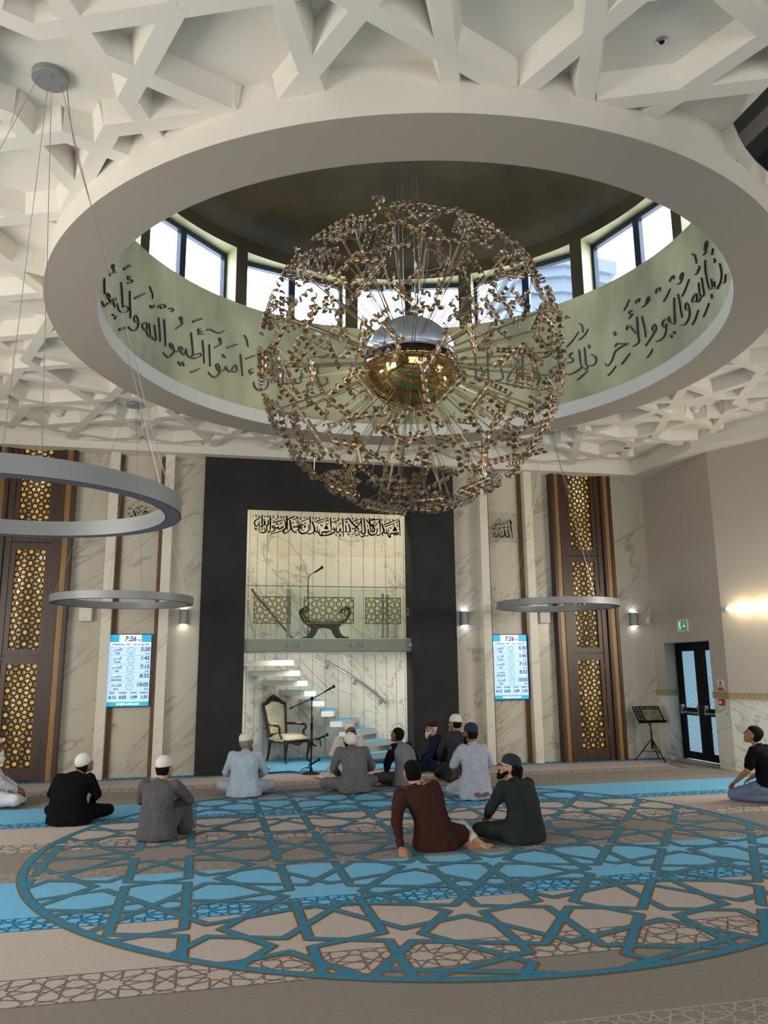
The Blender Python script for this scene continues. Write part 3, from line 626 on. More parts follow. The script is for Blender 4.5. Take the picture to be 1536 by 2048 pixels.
# ------------------------------------------------------------------ timetable screens
M['scr'] = mat('screen_pale_blue', 'a9c6f2', .3, emis='a9c8f6', estr=.95)
M['scr_w'] = mat('screen_white', 'cfdcf8', .3, emis='c9daf9', estr=1.0)
M['scr_t'] = mat('screen_teal', '18a3cc', .3, emis='17a2cf', estr=.8)
M['scr_d'] = mat('screen_ink', '3c4f78', .4, emis='3c4f78', estr=.35)
M['scr_i'] = mat('screen_white_ink', 'e8f4fa', .4, emis='e8f4fa', estr=.9)
def tv(cx, label):
    W_, H_ = .66, 1.145; z1 = 2.222; y = 13.29
    t = thing('timetable_screen', label, 'screen', (cx, y, z1 - H_ / 2), group='prayer timetable screens')
    b = MB(); b.box(cx - W_ / 2, cx + W_ / 2, y, y + .055, z1 - H_, z1); b.build('housing', M['blackp'], t, off=t.location, bevel=.004)
    s = MB(); w2, h2 = W_ - .026, H_ - .026; x0 = cx - w2 / 2; zt = z1 - .013
    def R(u0, u1, v0, v1, mi, d=.001): yy = y - d; s.quad((x0 + u0 * w2, yy, zt - v0 * h2), (x0 + u1 * w2, yy, zt - v0 * h2), (x0 + u1 * w2, yy, zt - v1 * h2), (x0 + u0 * w2, yy, zt - v1 * h2), mi)
    R(0, 1, 0, 1, 0); R(0, .22, 0, .105, 2, .0016); R(.76, 1, 0, .105, 2, .0016); R(.22, .76, 0, .105, 1, .0016); R(0, 1, .105, .165, 1, .0016); R(0, 1, .94, 1, 2, .0016)
    for v in (.165, .288, .412, .536, .662, .79): R(.01, .99, v, v + .0025, 3, .0018)
    so = s.build('display', [M['scr'], M['scr_w'], M['scr_t'], M['scr_d']], t, off=t.location, recalc=False)
    X_ = [MB()]
    def flush(nm):
        X_[0].build(nm, [M['scr_d'], M['scr_i']], so, off=t.location, recalc=False); X_[0] = MB()
    def T(body, u, v, size, al='CENTER', mi=0, sx=1, sh=0, bold=.0015):
        text_mesh(X_[0], body, size, lambda a, b_, h: (x0 + u * w2 + a, y - .0024, zt - v * h2 + b_), mi, al, sx, sh, bold)
    T('7:26', .49, .09, .105, sh=.12, bold=.004); flush('clock_lettering'); T('PM', .70, .088, .035); flush('clock_lettering'); T('16 Muharram 1444  -  Sun 14 Aug 2022', .5, .148, .036); flush('date_lettering')
    rows = [('5:30', 'FAJR', '\uFEAE\uFEA0\uFED4\uFEDF\uFE8D', '4:17', (6, 5.5)), ('1:45', 'ZOHR', '\uFEAE\uFEEC\uFEC8\uFEDF\uFE8D', '1:10', (9, 1.75)), ('7:15', 'ASR', '\uFEAE\uFEBC\uFECC\uFEDF\uFE8D', '6:22', (3, 7.25)), ('8:32', 'MAGHRIB', '\uFE8F\uFEAE\uFED0\uFEE3', '', (6.4, 8.53)), ('10:05', 'ISHA', '\uFE80\uFE8E\uFEB8\uFECC\uFEDF\uFE8D', '9:50', (1, 10.1))]
    for k, (tm, en, ar, st, hd) in enumerate(rows):
        v = .165 + .1245 * k
        T(tm, .98, v + .066, .085, 'RIGHT', sh=.12, bold=.003); flush('time_lettering')
        if st: T(st, .97, v + .112, .034, 'RIGHT'); flush('start_time_lettering')
        T(en, .20, v + .108, .036); flush('prayer_lettering'); T(ar, .20, v + .062, .062); flush('arabic_lettering'); x = X_[0]
        cxx, czz, r = x0 + .52 * w2, zt - (v + .062) * h2, .056
        for i in range(12):
            a = 2 * pi * i / 12; P = lambda q: (cxx + q * cos(a), czz + q * sin(a)); strip(x, (P(r * .74), P(r)), .006, y - .0024, 0, fr=lambda a_, b_, h: (a_, h, b_))
        for i in range(24):
            a, b_ = 2 * pi * i / 24, 2 * pi * (i + 1) / 24; strip(x, ((cxx + r * cos(a), czz + r * sin(a)), (cxx + r * cos(b_), czz + r * sin(b_))), .003, y - .0024, 0, fr=lambda a_, b2, h: (a_, h, b2))
        for hh, q in ((hd[0], .8), (hd[1], .5)):
            a = pi / 2 - hh / 12 * 2 * pi; strip(x, ((cxx, czz), (cxx + r * q * cos(a), czz + r * q * sin(a))), .005, y - .0025, 0, fr=lambda a_, b_, h: (a_, h, b_))
        flush('clock_dial')
    for u, a_, b_ in ((.12, '4:12', 'SEHRI'), (.37, '6:02', 'SUNRISE'), (.63, '1:09', 'NOON'), (.88, '1:35', 'JUMMAH')):
        T(b_, u, .825, .03); flush('footer_lettering'); T(a_, u, .895, .066, sh=.12, bold=.003); flush('footer_lettering')
    T('MASJID-E-SALAAM', .5, .982, .043, mi=1, bold=.002)
    flush('name_lettering')
    m = MB(); m.box(cx - .2, cx + .2, y + .055, YW - .0, z1 - .8, z1 - .4); m.build('wall_mount', M['black'], t, off=t.location)
tv(-1.165, 'black framed prayer timetable screen on the marble left of the niche')
tv(5.315, 'black framed prayer timetable screen on the marble right of the niche')

# ------------------------------------------------------------------ calligraphy
le = MB(); strokes(le, DRUM, lambda u, v, h: (RC.x + (RD - h) * cos(u / RD), RC.y + (RD - h) * sin(u / RD), v), .022, 0, 1)
o = le.build('wall_lettering', [M['letter'], M['letter_s']], recalc=False); tag(o, 'raised brown Arabic verse running round the gold drum below the windows', 'lettering')
M['acr'] = glass('acrylic', (.97, .97, .96))
def plaque(name, label, S, y, rect, bolts, depth=.01, cat='calligraphy', bold=1.0):
    x0, x1, z0, z1 = rect; t = thing(name, label, cat, ((x0 + x1) / 2, y, (z0 + z1) / 2))
    p = MB(); p.box(x0, x1, y, y + .008, z0, z1); p.build('clear_plate', M['acr'], t, off=t.location)
    l = MB(); strokes(l, [[r_[0] * bold] + r_[1:] for r_ in S], lambda u, v, h: (u, y - .002 - h, v), depth); l.build('lettering', M['ink'], t, off=t.location, recalc=False)
    for bx, bz in bolts:
        b = MB(); b.tube([(bx, y - .01, bz), (bx, y + .05, bz)], .011, 10); b.build('standoff_bolt', M['steel'], t, off=t.location)
    return t
plaque('calligraphy_banner', 'long black Arabic declaration of faith lettered across the top of the niche', SHAH, 13.75, (.70, 3.46, 3.62, 4.36), [(.75, 3.67), (3.4, 3.67), (.75, 4.31), (3.4, 4.31)], bold=1.8)
plaque('calligraphy_sign', 'single black Arabic word on a clear plate above the right screen', ALLAH, 13.33, (4.955, 5.575, 3.89, 4.455), [(4.986, 4.424), (5.542, 4.414), (4.986, 3.923), (5.545, 3.918)])
plaque('calligraphy_sign', 'black Arabic name lettered on a clear plate above the left screen', MUH, 13.33, (-1.40, -.845, 3.89, 4.455), [(-1.37, 4.424), (-.875, 4.414), (-1.37, 3.923), (-.875, 3.918)])

# ------------------------------------------------------------------ wall lights and small wall fittings
M['lamp'] = mat('lamp_lens', 'ffffff', .4, emis='fff4dc', estr=14); M['lamp_c'] = mat('lamp_lens_cool', 'ffffff', .4, emis='e9ecff', estr=14)
def sconce(cx, label, cool):
    t = thing('wall_sconce', label, 'wall light', (cx, YW, 2.5), group='up and down wall lights'); y0 = YW - .12
    b = MB(); n = 10
    poly = [(cx - .075, YW)] + [(cx - .075 + .15 * k / n, YW - .07 - .05 * sin(pi * k / n)) for k in range(n + 1)] + [(cx + .075, YW)]
    b.prism(poly, 2.38, 2.625); b.build('housing', M['grey_m'], t, off=t.location)
    for z0, z1 in ((2.376, 2.379), (2.626, 2.629)):
        l = MB(); l.box(cx - .05, cx + .05, YW - .095, YW - .02, z0, z1); l.build('lens', M['lamp_c' if cool else 'lamp'], t, off=t.location)
sconce(-.36, 'grey up and down wall light beside the charcoal surround, left of the niche', False)
sconce(4.5, 'grey up and down wall light between charcoal surround and right screen', True)
sconce(7.83, 'grey up and down wall light in the corner above the music stand', True)
t = thing('linear_wall_lamp', 'long slim lit wall lamp on the pale wall at the right edge', 'wall light', (8.31, 11.2, 2.535))
dirw = Vector((.4439, -.896, 0)); nw = Vector((-.896, -.4439, 0)); rotw = Matrix((dirw, nw, Vector((0, 0, 1)))).transposed()
b = MB(); c0 = Vector((8.22, 11.3, 2.535)) + dirw * .72 + nw * .035; b.obox(c0, (1.25, .05, .045), rotw); b.build('housing', M['white_p'], t, off=t.location)
b = MB(); b.obox(c0 + Vector((0, 0, .026)), (1.2, .03, .006), rotw); b.obox(c0 + Vector((0, 0, -.026)), (1.2, .03, .006), rotw); b.obox(c0 + nw * .027, (1.2, .004, .03), rotw); b.build('tube', mat('lamp_tube', 'ffffff', .4, emis='fff0d0', estr=9), t, off=t.location)
# fire exit sign
t = thing('exit_sign', 'green and white running man exit sign above the double door', 'sign', (8.2, 12.36, 2.335))
b = MB(); b.box(8.18, 8.22, 12.205, 12.515, 2.225, 2.445); b.build('housing', M['white_p'], t, off=t.location, bevel=.01)
b = MB(); G = lambda a, bb, h: (8.1795 - h, 12.36 - a, 2.335 + bb)      # a runs to the viewer's right
def P2(poly, h, mi): b.add([G(x, z, h) for x, z in poly], [tuple(range(len(poly)))], mi)
P2([(-.115, -.08), (.115, -.08), (.115, .08), (-.115, .08)], 0, 0)
P2([(-.095, -.06), (-.02, -.06), (-.02, .065), (-.095, .065)], .0006, 1)
P2([(-.082, -.05), (-.06, -.05), (-.045, -.01), (-.03, -.045), (-.02, -.06), (-.012, -.055), (-.03, .0), (-.025, .02), (-.008, .005), (0, .012), (-.025, .04), (-.055, .042), (-.075, .02), (-.068, .014), (-.052, .028), (-.06, -.005)], .0012, 0)
P2([(-.035 + .012 * cos(k), .056 + .012 * sin(k)) for k in [2 * pi * j / 10 for j in range(10)]], .0012, 0)
P2([(.05, .065), (.062, .065), (.062, -.02), (.085, .005), (.085, -.015), (.056, -.05), (.027, -.015), (.027, .005), (.05, -.02)], .0006, 1)
b.build('sign_face', [mat('exit_green', '0f7a4c', .4, emis='118a55', estr=.5), mat('exit_white', 'e9f3ea', .4, emis='dff0e4', estr=.6)], t, off=t.location, recalc=False)
t = thing('fire_notice', 'small white fire action notice with red band right of the door', 'notice', (8.21, 11.47, 1.325))
b = MB(); b.box(8.205, 8.22, 11.40, 11.55, 1.245, 1.41, 0); b.box(8.2035, 8.205, 11.40, 11.55, 1.245, 1.275, 1); b.box(8.2035, 8.205, 11.46, 11.49, 1.335, 1.385, 2)
for k in range(4): b.box(8.2035, 8.205, 11.42, 11.53, 1.288 + k * .011, 1.292 + k * .011, 2)
b.build('notice_plate', [M['white_p'], mat('sign_red', 'b5202a', .4), M['black']], t, off=t.location)
t = thing('fire_alarm_switch', 'red square fire alarm call point below the gilt rail', 'alarm', (8.2, 11.47, 1.05))
b = MB(); b.box(8.17, 8.22, 11.415, 11.525, 1.0, 1.1); b.build('housing', mat('alarm_red', 'a81a22', .35), t, off=t.location, bevel=.006)
b = MB(); b.box(8.166, 8.171, 11.44, 11.50, 1.025, 1.075); b.build('glass_face', M['white_p'], t, off=t.location)
t = thing('motion_detector', 'small white motion sensor in the corner right of the corner wall light', 'sensor', (8.12, YW - .02, 2.48))
b = MB(); b.box(8.08, 8.16, YW - .05, YW, 2.42, 2.55); b.build('housing', M['white_p'], t, off=t.location, bevel=.012)
b = MB(); b.ell((8.12, YW - .05, 2.47), (.025, .012, .03)); b.build('lens', M['white'], t, off=t.location, smooth=True)
for cx, lab in ((-1.88, 'cream wall speaker box beside the left lattice column'), (6.0, 'cream wall speaker box beside the right lattice column')):
    t = thing('wall_speaker', lab, 'speaker', (cx, YW, 2.55))
    b = MB(); b.box(cx - .1, cx + .1, YW - .14, YW, 2.42, 2.72); b.build('housing', M['white_p'], t, off=t.location, bevel=.015)
    b = MB(); b.box(cx - .085, cx + .085, YW - .143, YW - .138, 2.44, 2.70); b.build('grille', M['ceil'], t, off=t.location)
    b = MB(); b.box(cx - .03, cx + .03, YW - .146, YW - .142, 2.465, 2.475); b.build('badge', M['grey_m'], t, off=t.location)

# ------------------------------------------------------------------ balcony in the niche
t = thing('balcony', 'glass fronted pulpit balcony across the niche with three gold lattice panels', 'balcony', (CX, 13.3, 2.03)); BL = t.location
FY = 13.25; M['gl_e'] = mat('glass_edge', '39423f', .3)
b = MB(); b.prism([(NX0 + .002, 13.3), (NX1 - .002, 13.3), (NX1 - .002, 13.63), (3.54, 14.2), (3.42, 14.5), (3.2, 14.85), (2.75, 15.2), (2.3, 15.4), (2.3, 14.35), (.74, 14.35), (NX0 + .002, 13.63)], 1.92, 2.15); b.build('floor_slab', M['marble2'], t, off=BL)
b = MB(); b.box(NX0, NX1, FY + .02, 13.3, 1.935, 2.14); b.build('fascia', mat('fascia_grey', '8b8c80', .45, metal=.2), t, off=BL)
for x0, x1 in ((NX0 + .003, 1.477), (1.483, 2.557), (2.563, NX1 - .003)):
    b = MB(); b.box(x0, x1, FY - .012, FY + .004, 1.93, 3.02); g = b.build('glass_panel', M['balu'], t, off=BL)
    
    for za in (3.02, 1.92): e = MB(); e.box(x0, x1, FY - .0125, FY + .0045, za, za + .01); e.build('edge_strip', M['gl_e'], g, off=BL)
for x in (1.38, 1.58, 2.46, 2.66, 3.46):
    b = MB(); b.tube([(x, FY - .03, 2.035), (x, FY + .03, 2.035)], .034, 20); b.build('standoff_bolt', M['grey_m'], t, off=BL)
for x0, x1 in ((.77, 1.39), (1.61, 2.47), (2.67, 3.3)):
    b = MB(); y0 = FY - .013; z0, z1 = 2.39, 2.845
    lattice(b, .2065 if x1 - x0 < .7 else .213, ((x0 + x1) / 2, (z0 + z1) / 2), (x0, x1, z0, z1), .012, y0, .006, rng=4)
    for a, c, d, e in ((x0, x1, z0, z0 + .016), (x0, x1, z1 - .016, z1), (x0, x0 + .016, z0, z1), (x1 - .016, x1, z0, z1)): b.box(a, c, y0 - .008, y0, d, e)
    b.build('lattice_panel', M['gold'], t, off=BL)
t = thing('control_plate', 'small grey control plate on the niche reveal at the right end of the balcony', 'switch', (3.48, 13.45, 2.62))
b = MB(); b.box(3.475, 3.49, 13.40, 13.49, 2.55, 2.69); b.build('plate', M['grey_m'], t, off=t.location, bevel=.003)
b = MB(); b.box(3.472, 3.476, 13.42, 13.47, 2.60, 2.66); b.build('button', M['black'], t, off=t.location)
t = thing('stair_guard', 'inner glass guard with dark post round the balcony stair opening', 'guard', (1.45, 14.3, 2.15))
b = MB(); b.box(1.43, 1.49, 14.28, 14.34, 2.153, 3.08); b.box(3.2, 3.24, 14.28, 14.32, 2.153, 3.02); b.box(3.29, 3.33, 14.28, 14.32, 2.153, 3.0); b.build('post', M['grey_m'], t, off=t.location)
b = MB(); b.box(1.49, 3.2, 14.3, 14.312, 2.17, 3.07); b.build('glass_panel', M['balu'], t, off=t.location)
b = MB(); b.box(1.49, 3.2, 14.296, 14.316, 3.07, 3.085); b.build('top_strip', M['white_p'], t, off=t.location)
# stairs
M['st'] = mat('stair_white', 'd9d8cf', .4); M['st_u'] = mat('stair_grey', '8c8f8c', .4)
t = thing('spiral_stair', 'floating white spiral steps with blue carpet rising behind the balcony', 'staircase', (NCX, NCY + .6, 0))
for k in range(10):
    th = radians(28 + 13 * k); z = .18 * (k + 1); u = Vector((cos(th), sin(th))); n = Vector((-u.y, u.x))
    ri = .70; k_el = 1 / sqrt((cos(th) / RX) ** 2 + (sin(th) / RY) ** 2); ro = k_el - .01
    c = Vector((NCX, NCY)); P = [c + u * ri - n * .11, c + u * ro - n * .16, c + u * ro + n * .16, c + u * ri + n * .11]
    b = MB(); b.prism([(p.x, p.y) for p in P], z - .095, z - .006); s = b.build('step', M['st'], t, off=t.location)
    b = MB(); b.prism([(p.x, p.y) for p in P], z - .006, z); b.build('tread_carpet', M['blue_c'], s, off=t.location)
t = thing('handrail', 'polished steel handrail curving down the niche wall above the steps', 'handrail', (2.9, 15.0, 1.4))
def hp(a, z, off): return (NCX + (RX - off) * cos(a), NCY + (RY - off) * sin(a), z)
P = [hp(radians(33 + 55 * k / 14), .99 + .90 * k / 14 + .04 * sin(pi * k / 14), .09) for k in range(15)]
b = MB(); b.tube(P, .021, 12); b.build('rail', M['chrome'], t, off=t.location, smooth=40)
for k in (2, 7, 12):
    a = radians(33 + 55 * k / 14); z = P[k][2]; b = MB(); b.tube([P[k], (P[k][0], P[k][1], z - .08), hp(a, z - .1, .002)], .009, 8)
    q = Vector(hp(a, z - .1, .012)); b.ell(q, (.04, .04, .04), 12, 8); b.build('bracket', M['steel'], t, off=t.location, smooth=40)
t = thing('handrail', 'dull brass handrail sloping down to the balcony behind the left lattice panel', 'handrail', (1.1, 14.8, 2.6))
b = MB(); b.tube([(.80, 14.55, 3.10), (.86, 14.58, 3.02), (1.62, 14.9, 2.2)], .02, 10); b.build('rail', mat('dull_brass', '6d6746', .35, metal=.7), t, off=t.location, smooth=40)
b = MB(); b.tube([(.86, 14.58, 3.02), (.82, 14.7, 2.94), (.72, 14.66, 2.92)], .01, 8); b.build('bracket', M['steel'], t, off=t.location, smooth=40)
b = MB(); b.tube([(1.62, 14.9, 2.2), (1.62, 14.9, 2.0), (1.9, 15.2, 1.95), (1.9, 15.42, 1.95)], .012, 8); b.build('stanchion', M['steel'], t, off=t.location)

# bench on the balcony
t = thing('scroll_arm_bench', 'dark carved bench with scrolled arms and white seat on the balcony', 'bench', (2.06, 13.85, 2.15)); BL = Vector((2.06, 13.85, 2.143))
b = MB(); b.box(1.76, 2.36, 13.66, 14.06, 2.44, 2.52); b.build('seat', M['ivory'], t, off=BL, bevel=.03)
for s in (-1, 1):
    b = MB(); P = [(2.06 + s * x, z) for x, z in ((.0, 2.40), (.18, 2.405), (.30, 2.44), (.38, 2.53), (.415, 2.62), (.39, 2.68), (.34, 2.69), (.32, 2.65), (.345, 2.625))]
    P = [tuple(q) for q in crom(P, 5)]
    for yy in (13.66, 14.04): b.tube([(x, yy, z) for x, z in P], [.036 - .02 * i / len(P) for i in range(len(P))], 10)
    b.build('scroll_frame', M['mahog'], t, off=BL, smooth=40)
    a = MB(); Q = [(2.06 + s * x, z) for x, z in ((.28, 2.45), (.37, 2.54), (.40, 2.62), (.37, 2.68), (.34, 2.67))]; Q = [tuple(q) for q in crom(Q, 4)]
    for i in range(len(Q) - 1): a.add([(Q[i][0], 13.69, Q[i][1]), (Q[i][0], 14.01, Q[i][1]), (Q[i + 1][0], 14.01, Q[i + 1][1]), (Q[i + 1][0], 13.69, Q[i + 1][1])], [(0, 1, 2, 3)])
    a.build('arm_pad', M['ivory'], t, off=BL)
    for yy in (13.68, 14.02):
        b = MB(); L = crom([(2.06 + s * x, yy, z) for x, z in ((.06, 2.40), (.17, 2.35), (.22, 2.24), (.29, 2.175), (.37, 2.165), (.385, 2.185))], 4); b.tube(L, [.052 - .036 * i / len(L) for i in range(len(L))], 10); b.build('leg', M['mahog'], t, off=BL, smooth=40)
b = MB(); b.obox((2.06, 13.655, 2.385), (.5, .03, .06)); b.obox((2.06, 14.045, 2.385), (.5, .03, .06)); b.build('apron', M['mahog'], t, off=BL, bevel=.01)

# ------------------------------------------------------------------ microphones and stands
def micro(name, label, head, tail):
    h = Vector(head); q = Vector(tail); d = (h - q).normalized(); t = thing(name, label, 'microphone', tuple(h.lerp(q, .5)))
    b = MB(); L = (h - q).length; b.tube([q, q + d * L * .62, q + d * L * .7], [.012, .017, .02], 12); b.build('handle', M['black'], t, off=t.location, smooth=40)
    b = MB(); b.ell(q + d * L * .86, (.026, .026, .03), 12, 8); b.build('mesh_head', mat('mic_mesh', '1b1b1c', .5, metal=.5, bump=.5, bscale=300), t, off=t.location, smooth=True)
t = thing('microphone_stand', 'tall black boom microphone stand beside the armchair', 'microphone stand', (1.72, 12.96, 0)); SL_ = t.location
b = MB(); b.lathe([(.14, 0), (.14, .012), (.10, .03), (.03, .045), (.022, .09)], 24, (1.72, 12.96, 0)); b.build('base', M['black'], t, off=SL_, smooth=40)
b = MB(); b.tube([(1.72, 12.96, .04), (1.72, 12.96, .72), (1.72, 12.96, .74), (1.725, 12.96, 1.16)], [.013, .013, .009, .009], 10); b.tube([(1.72, 12.96, .66), (1.72, 12.96, .78)], .018, 10); b.build('pole', M['black'], t, off=SL_)
b = MB(); b.tube([(1.36, 12.99, 1.015), (1.725, 12.96, 1.17), (1.96, 12.94, 1.285)], .008, 8); b.tube([(1.36, 12.99, 1.015), (1.42, 12.985, 1.04)], .014, 8); b.ell((1.725, 12.95, 1.17), (.03, .025, .03)); b.build('boom', M['black'], t, off=SL_)
b = MB(); b.tube([(1.74, 12.96, .52), (1.80, 12.95, .55), (1.86, 12.95, .52), (1.87, 12.95, .42)], .009, 8); b.tube([(1.72, 12.96, .52), (1.76, 12.96, .44), (1.80, 12.96, .43)], .012, 8); b.build('clamp_arm', M['black'], t, off=SL_)
b = MB(); b.tube([(1.72, 12.96, .10), (1.62, 12.93, .10), (1.55, 12.92, .07)], .007, 8); b.build('low_clip', M['black'], t, off=SL_)
micro('microphone', 'black microphone at the top of the tall boom stand', (2.10, 12.93, 1.37), (1.93, 12.945, 1.275))
micro('microphone', 'black microphone clamped halfway up the boom stand', (2.0, 12.94, .61), (1.80, 12.95, .52))
micro('microphone', 'black microphone hanging low near the base of the boom stand', (1.86, 12.9, .235), (1.68, 12.93, .13))
t = thing('microphone_stand', 'slim black gooseneck microphone stand on the balcony', 'microphone stand', (1.72, 13.5, 2.15))
b = MB(); b.lathe([(.11, 2.153), (.11, 2.163), (.03, 2.18), (.015, 2.2)], 20, (1.72, 13.5, 0)); b.build('base', M['black'], t, off=t.location)
b = MB(); b.tube([(1.72, 13.5, 2.17), (1.715, 13.5, 2.9), (1.71, 13.5, 3.12)], .009, 8); b.build('pole', M['black'], t, off=t.location)
b = MB(); b.tube(crom([(1.71, 13.5, 3.10), (1.715, 13.5, 3.18), (1.75, 13.5, 3.25), (1.83, 13.5, 3.31), (1.88, 13.5, 3.34)], 4), .007, 8); b.build('gooseneck', M['black'], t, off=t.location)
micro('microphone', 'black microphone on the gooseneck above the balcony', (1.97, 13.5, 3.40), (1.83, 13.5, 3.295))
def cable(label, pts, r=.006):
    b = MB(); b.tube(crom(pts, 6), r, 6); o = b.build('cable', M['black'], smooth=True); tag(o, label, 'cable')
cable('black cable trailing from the boom stand base to the pile of leads', [(1.66, 12.9, .008), (1.55, 13.02, .008), (1.4, 13.25, .008), (1.15, 13.2, .008), (.95, 13.22, .008), (.86, 13.28, .03)])
cable('black cable running down from the boom stand behind the base', [(1.735, 12.97, .9), (1.745, 12.99, .5), (1.70, 13.1, .1), (1.62, 13.28, .008), (1.4, 13.34, .008), (1.1, 13.28, .008), (.95, 13.3, .02)])
cable('thin black cable drooping from the bench to the gooseneck base', [(1.72, 13.5, 2.7), (1.66, 13.5, 2.5), (1.6, 13.52, 2.3), (1.45, 13.55, 2.16), (1.3, 13.6, 2.158)], .004)
b = MB()
for k in range(5):
    r = .05 + .02 * random.random(); c = (.90 + .05 * (k - 2), 13.27 + .01 * k); b.tube([(c[0] + r * 1.5 * cos(a), c[1] + r * .8 * sin(a), .012 + .012 * k + .01 * sin(a * 2 + k)) for a in [2 * pi * i / 14 for i in range(15)]], .007, 6)
o = b.build('cable_coil', M['black'], smooth=True); tag(o, 'tangled black coil of leads on the carpet left of the armchair', 'cable')

# ------------------------------------------------------------------ throne-like armchair
t = thing('armchair', 'carved mahogany armchair with buttoned ivory upholstery in the niche', 'armchair', (1.52, 14.82, 0), radians(-145)); t.scale = (.93, .93, .93)
W2 = .30
def soft(name, m, par, prof_pts, thick, bulge, tuft=False):
    """upholstered pad over a closed outline (a, b) -> local frame given by fr"""
    pass
b = MB(); n = 20
for sgn in (0,):
    rows = []
    for i in range(11):
        for_j = []
        u = -1 + 2 * i / 10
        row = []
        for j in range(11):
            v = -1 + 2 * j / 10; hw = W2 * (.93 + .07 * v)
            row.append((u * hw, v * .27 + .03, .455 + .075 * max(0, (1 - u ** 6)) * max(0, (1 - v ** 6))))
        rows.append(row)
    vs = [p for r in rows for p in r]; fs = [(i * 11 + j, (i + 1) * 11 + j, (i + 1) * 11 + j + 1, i * 11 + j + 1) for i in range(10) for j in range(10)]
    b.add(vs, fs); b.prism([(-W2 * .86, -.24), (W2 * .86, -.24), (W2, .30), (-W2, .30)], .40, .456)
b.build('seat', M['ivory'], t, smooth=50)
# back: shield outline leaning backwards
def bk(x, h, d): return (x, -.27 - .22 * (h - .45) + d, h)
def half_w(h): return .215 + .055 * min(1, max(0, (h - .5) / .5))
b = MB(); NI, NJ = 44, 60; vs = []; BTN = []
for j in range(NJ + 1):
    v = j / NJ; h = .52 + .56 * v
    for i in range(NI + 1):
        u = -1 + 2 * i / NI; hw = half_w(h) - .03
        hh = h + (.05 * (1 - u * u) if v > .8 else 0) * (v - .8) / .2
        bul = .05 * max(0, 1 - abs(u) ** 4) * max(0, 1 - abs(2 * v - 1) ** 6)
        gu, gv = u * 2.5, v * 5; du = min(abs((gu + .5 * k2) % 1 - .5) + abs((gv + .5 * k2) % 1 - .5) for k2 in (0, 1))
        inn = 1 if abs(u) < .9 and .07 < v < .94 else 0; bul -= .034 * max(0, 1 - du * 3.0) * inn
        cr = min(abs(((gu + gv) % 1) - .5), abs(((gu - gv) % 1) - .5)); bul -= .012 * max(0, 1 - cr * 9) * inn
        vs.append(bk(u * hw, hh, .012 + bul))
b.add(vs, [(j * (NI + 1) + i, j * (NI + 1) + i + 1, (j + 1) * (NI + 1) + i + 1, (j + 1) * (NI + 1) + i) for j in range(NJ) for i in range(NI)])
b.add([(p[0], p[1] - .05, p[2]) for p in (bk(-.2, .52, .03), bk(.2, .52, .03), bk(.24, 1.08, .03), bk(-.24, 1.08, .03))], [(0, 1, 2, 3)])
bo = b.build('backrest', M['ivory'], t, smooth=60)
b = MB()
for j in range(-1, 12):
    for i in range(-6, 7):
        u = (i + .5 * (j % 2)) / 2.5; v = (j / 2 + .25) / 5 if False else j / 10
        if abs((u * 2.5 + .5 * (j % 2)) % 1) > .01 and abs((u * 2.5 + .5 * (j % 2)) % 1 - 1) > .01: continue
        if abs(u) > .82 or not .09 < v < .92: continue
        h = .52 + .56 * v; b.ell(bk(u * (half_w(h) - .03), h, .012 + .05 * (1 - abs(u) ** 4) - .030), (.008, .006, .008), 8, 5)
if b.v: b.build('button', M['gold_strip'], bo, smooth=True)
b = MB()
for s in (-1, 1):
    b.tube(crom([bk(s * .20, .40, 0), bk(s * .215, .52, 0), bk(s * .235, .75, 0), bk(s * .262, .95, 0), bk(s * .272, 1.06, 0), bk(s * .25, 1.12, 0)], 4), [.03] * 21, 8)
    b.ell(bk(s * .275, 1.08, 0), (.035, .03, .04))
b.tube(crom([bk(-.26, 1.09, 0), bk(-.2, 1.10, 0), bk(-.1, 1.17, 0), bk(0, 1.20, 0), bk(.1, 1.17, 0), bk(.2, 1.10, 0), bk(.26, 1.09, 0)], 4), [.032 + .018 * sin(pi * i / 24) for i in range(25)], 8)
for x, h, r in ((0, 1.235, .05), (-.06, 1.215, .035), (.06, 1.215, .035), (-.13, 1.175, .03), (.13, 1.175, .03)): b.ell(bk(x, h, 0), (r, .025, r * .7))
b.tube([bk(-.2, .5, 0), bk(.2, .5, 0)], .025, 8); b.build('back_frame', M['mahog'], t, smooth=50)
for s in (-1, 1):
    b = MB(); A = crom([bk(s * .24, .70, 0), (s * .30, -.14, .705), (s * .335, .04, .70), (s * .345, .15, .68), (s * .335, .17, .63), (s * .30, .13, .56), (s * .305, .20, .46)], 4); b.tube(A, .024, 8); b.build('arm', M['mahog'], t, smooth=50)
    p = MB(); p.ell((s * .318, -.03, .722), (.034, .11, .024)); p.build('arm_pad', M['ivory'], b and t.children[-1], smooth=True)
    b = MB(); A = crom([(s * .285, .285, .42), (s * .305, .31, .33), (s * .285, .295, .18), (s * .275, .285, .07), (s * .29, .31, .02), (s * .29, .325, .016)], 4); b.tube(A, [.040 - .024 * min(1, i / 15) + (.006 if i > 17 else 0) for i in range(len(A))], 10); b.build('leg', M['mahog'], t, smooth=50)
    b = MB(); A = crom([(s * .22, -.24, .42), (s * .225, -.26, .28), (s * .225, -.29, .12), (s * .225, -.33, .015)], 4); b.tube(A, [.032 - .014 * i / len(A) for i in range(len(A))], 10); b.build('leg', M['mahog'], t, smooth=50)
b = MB(); b.prism([(-.29, .40), (-.27, .36), (-.15, .365), (-.08, .335), (0, .315), (.08, .335), (.15, .365), (.27, .36), (.29, .40), (.29, .425), (-.29, .425)], .28, .315, fr=lambda a, c, h: (a, h, c))
for s in (-1, 1): b.box(s * .25 - .02, s * .25 + .02, -.24, .28, .37, .42)
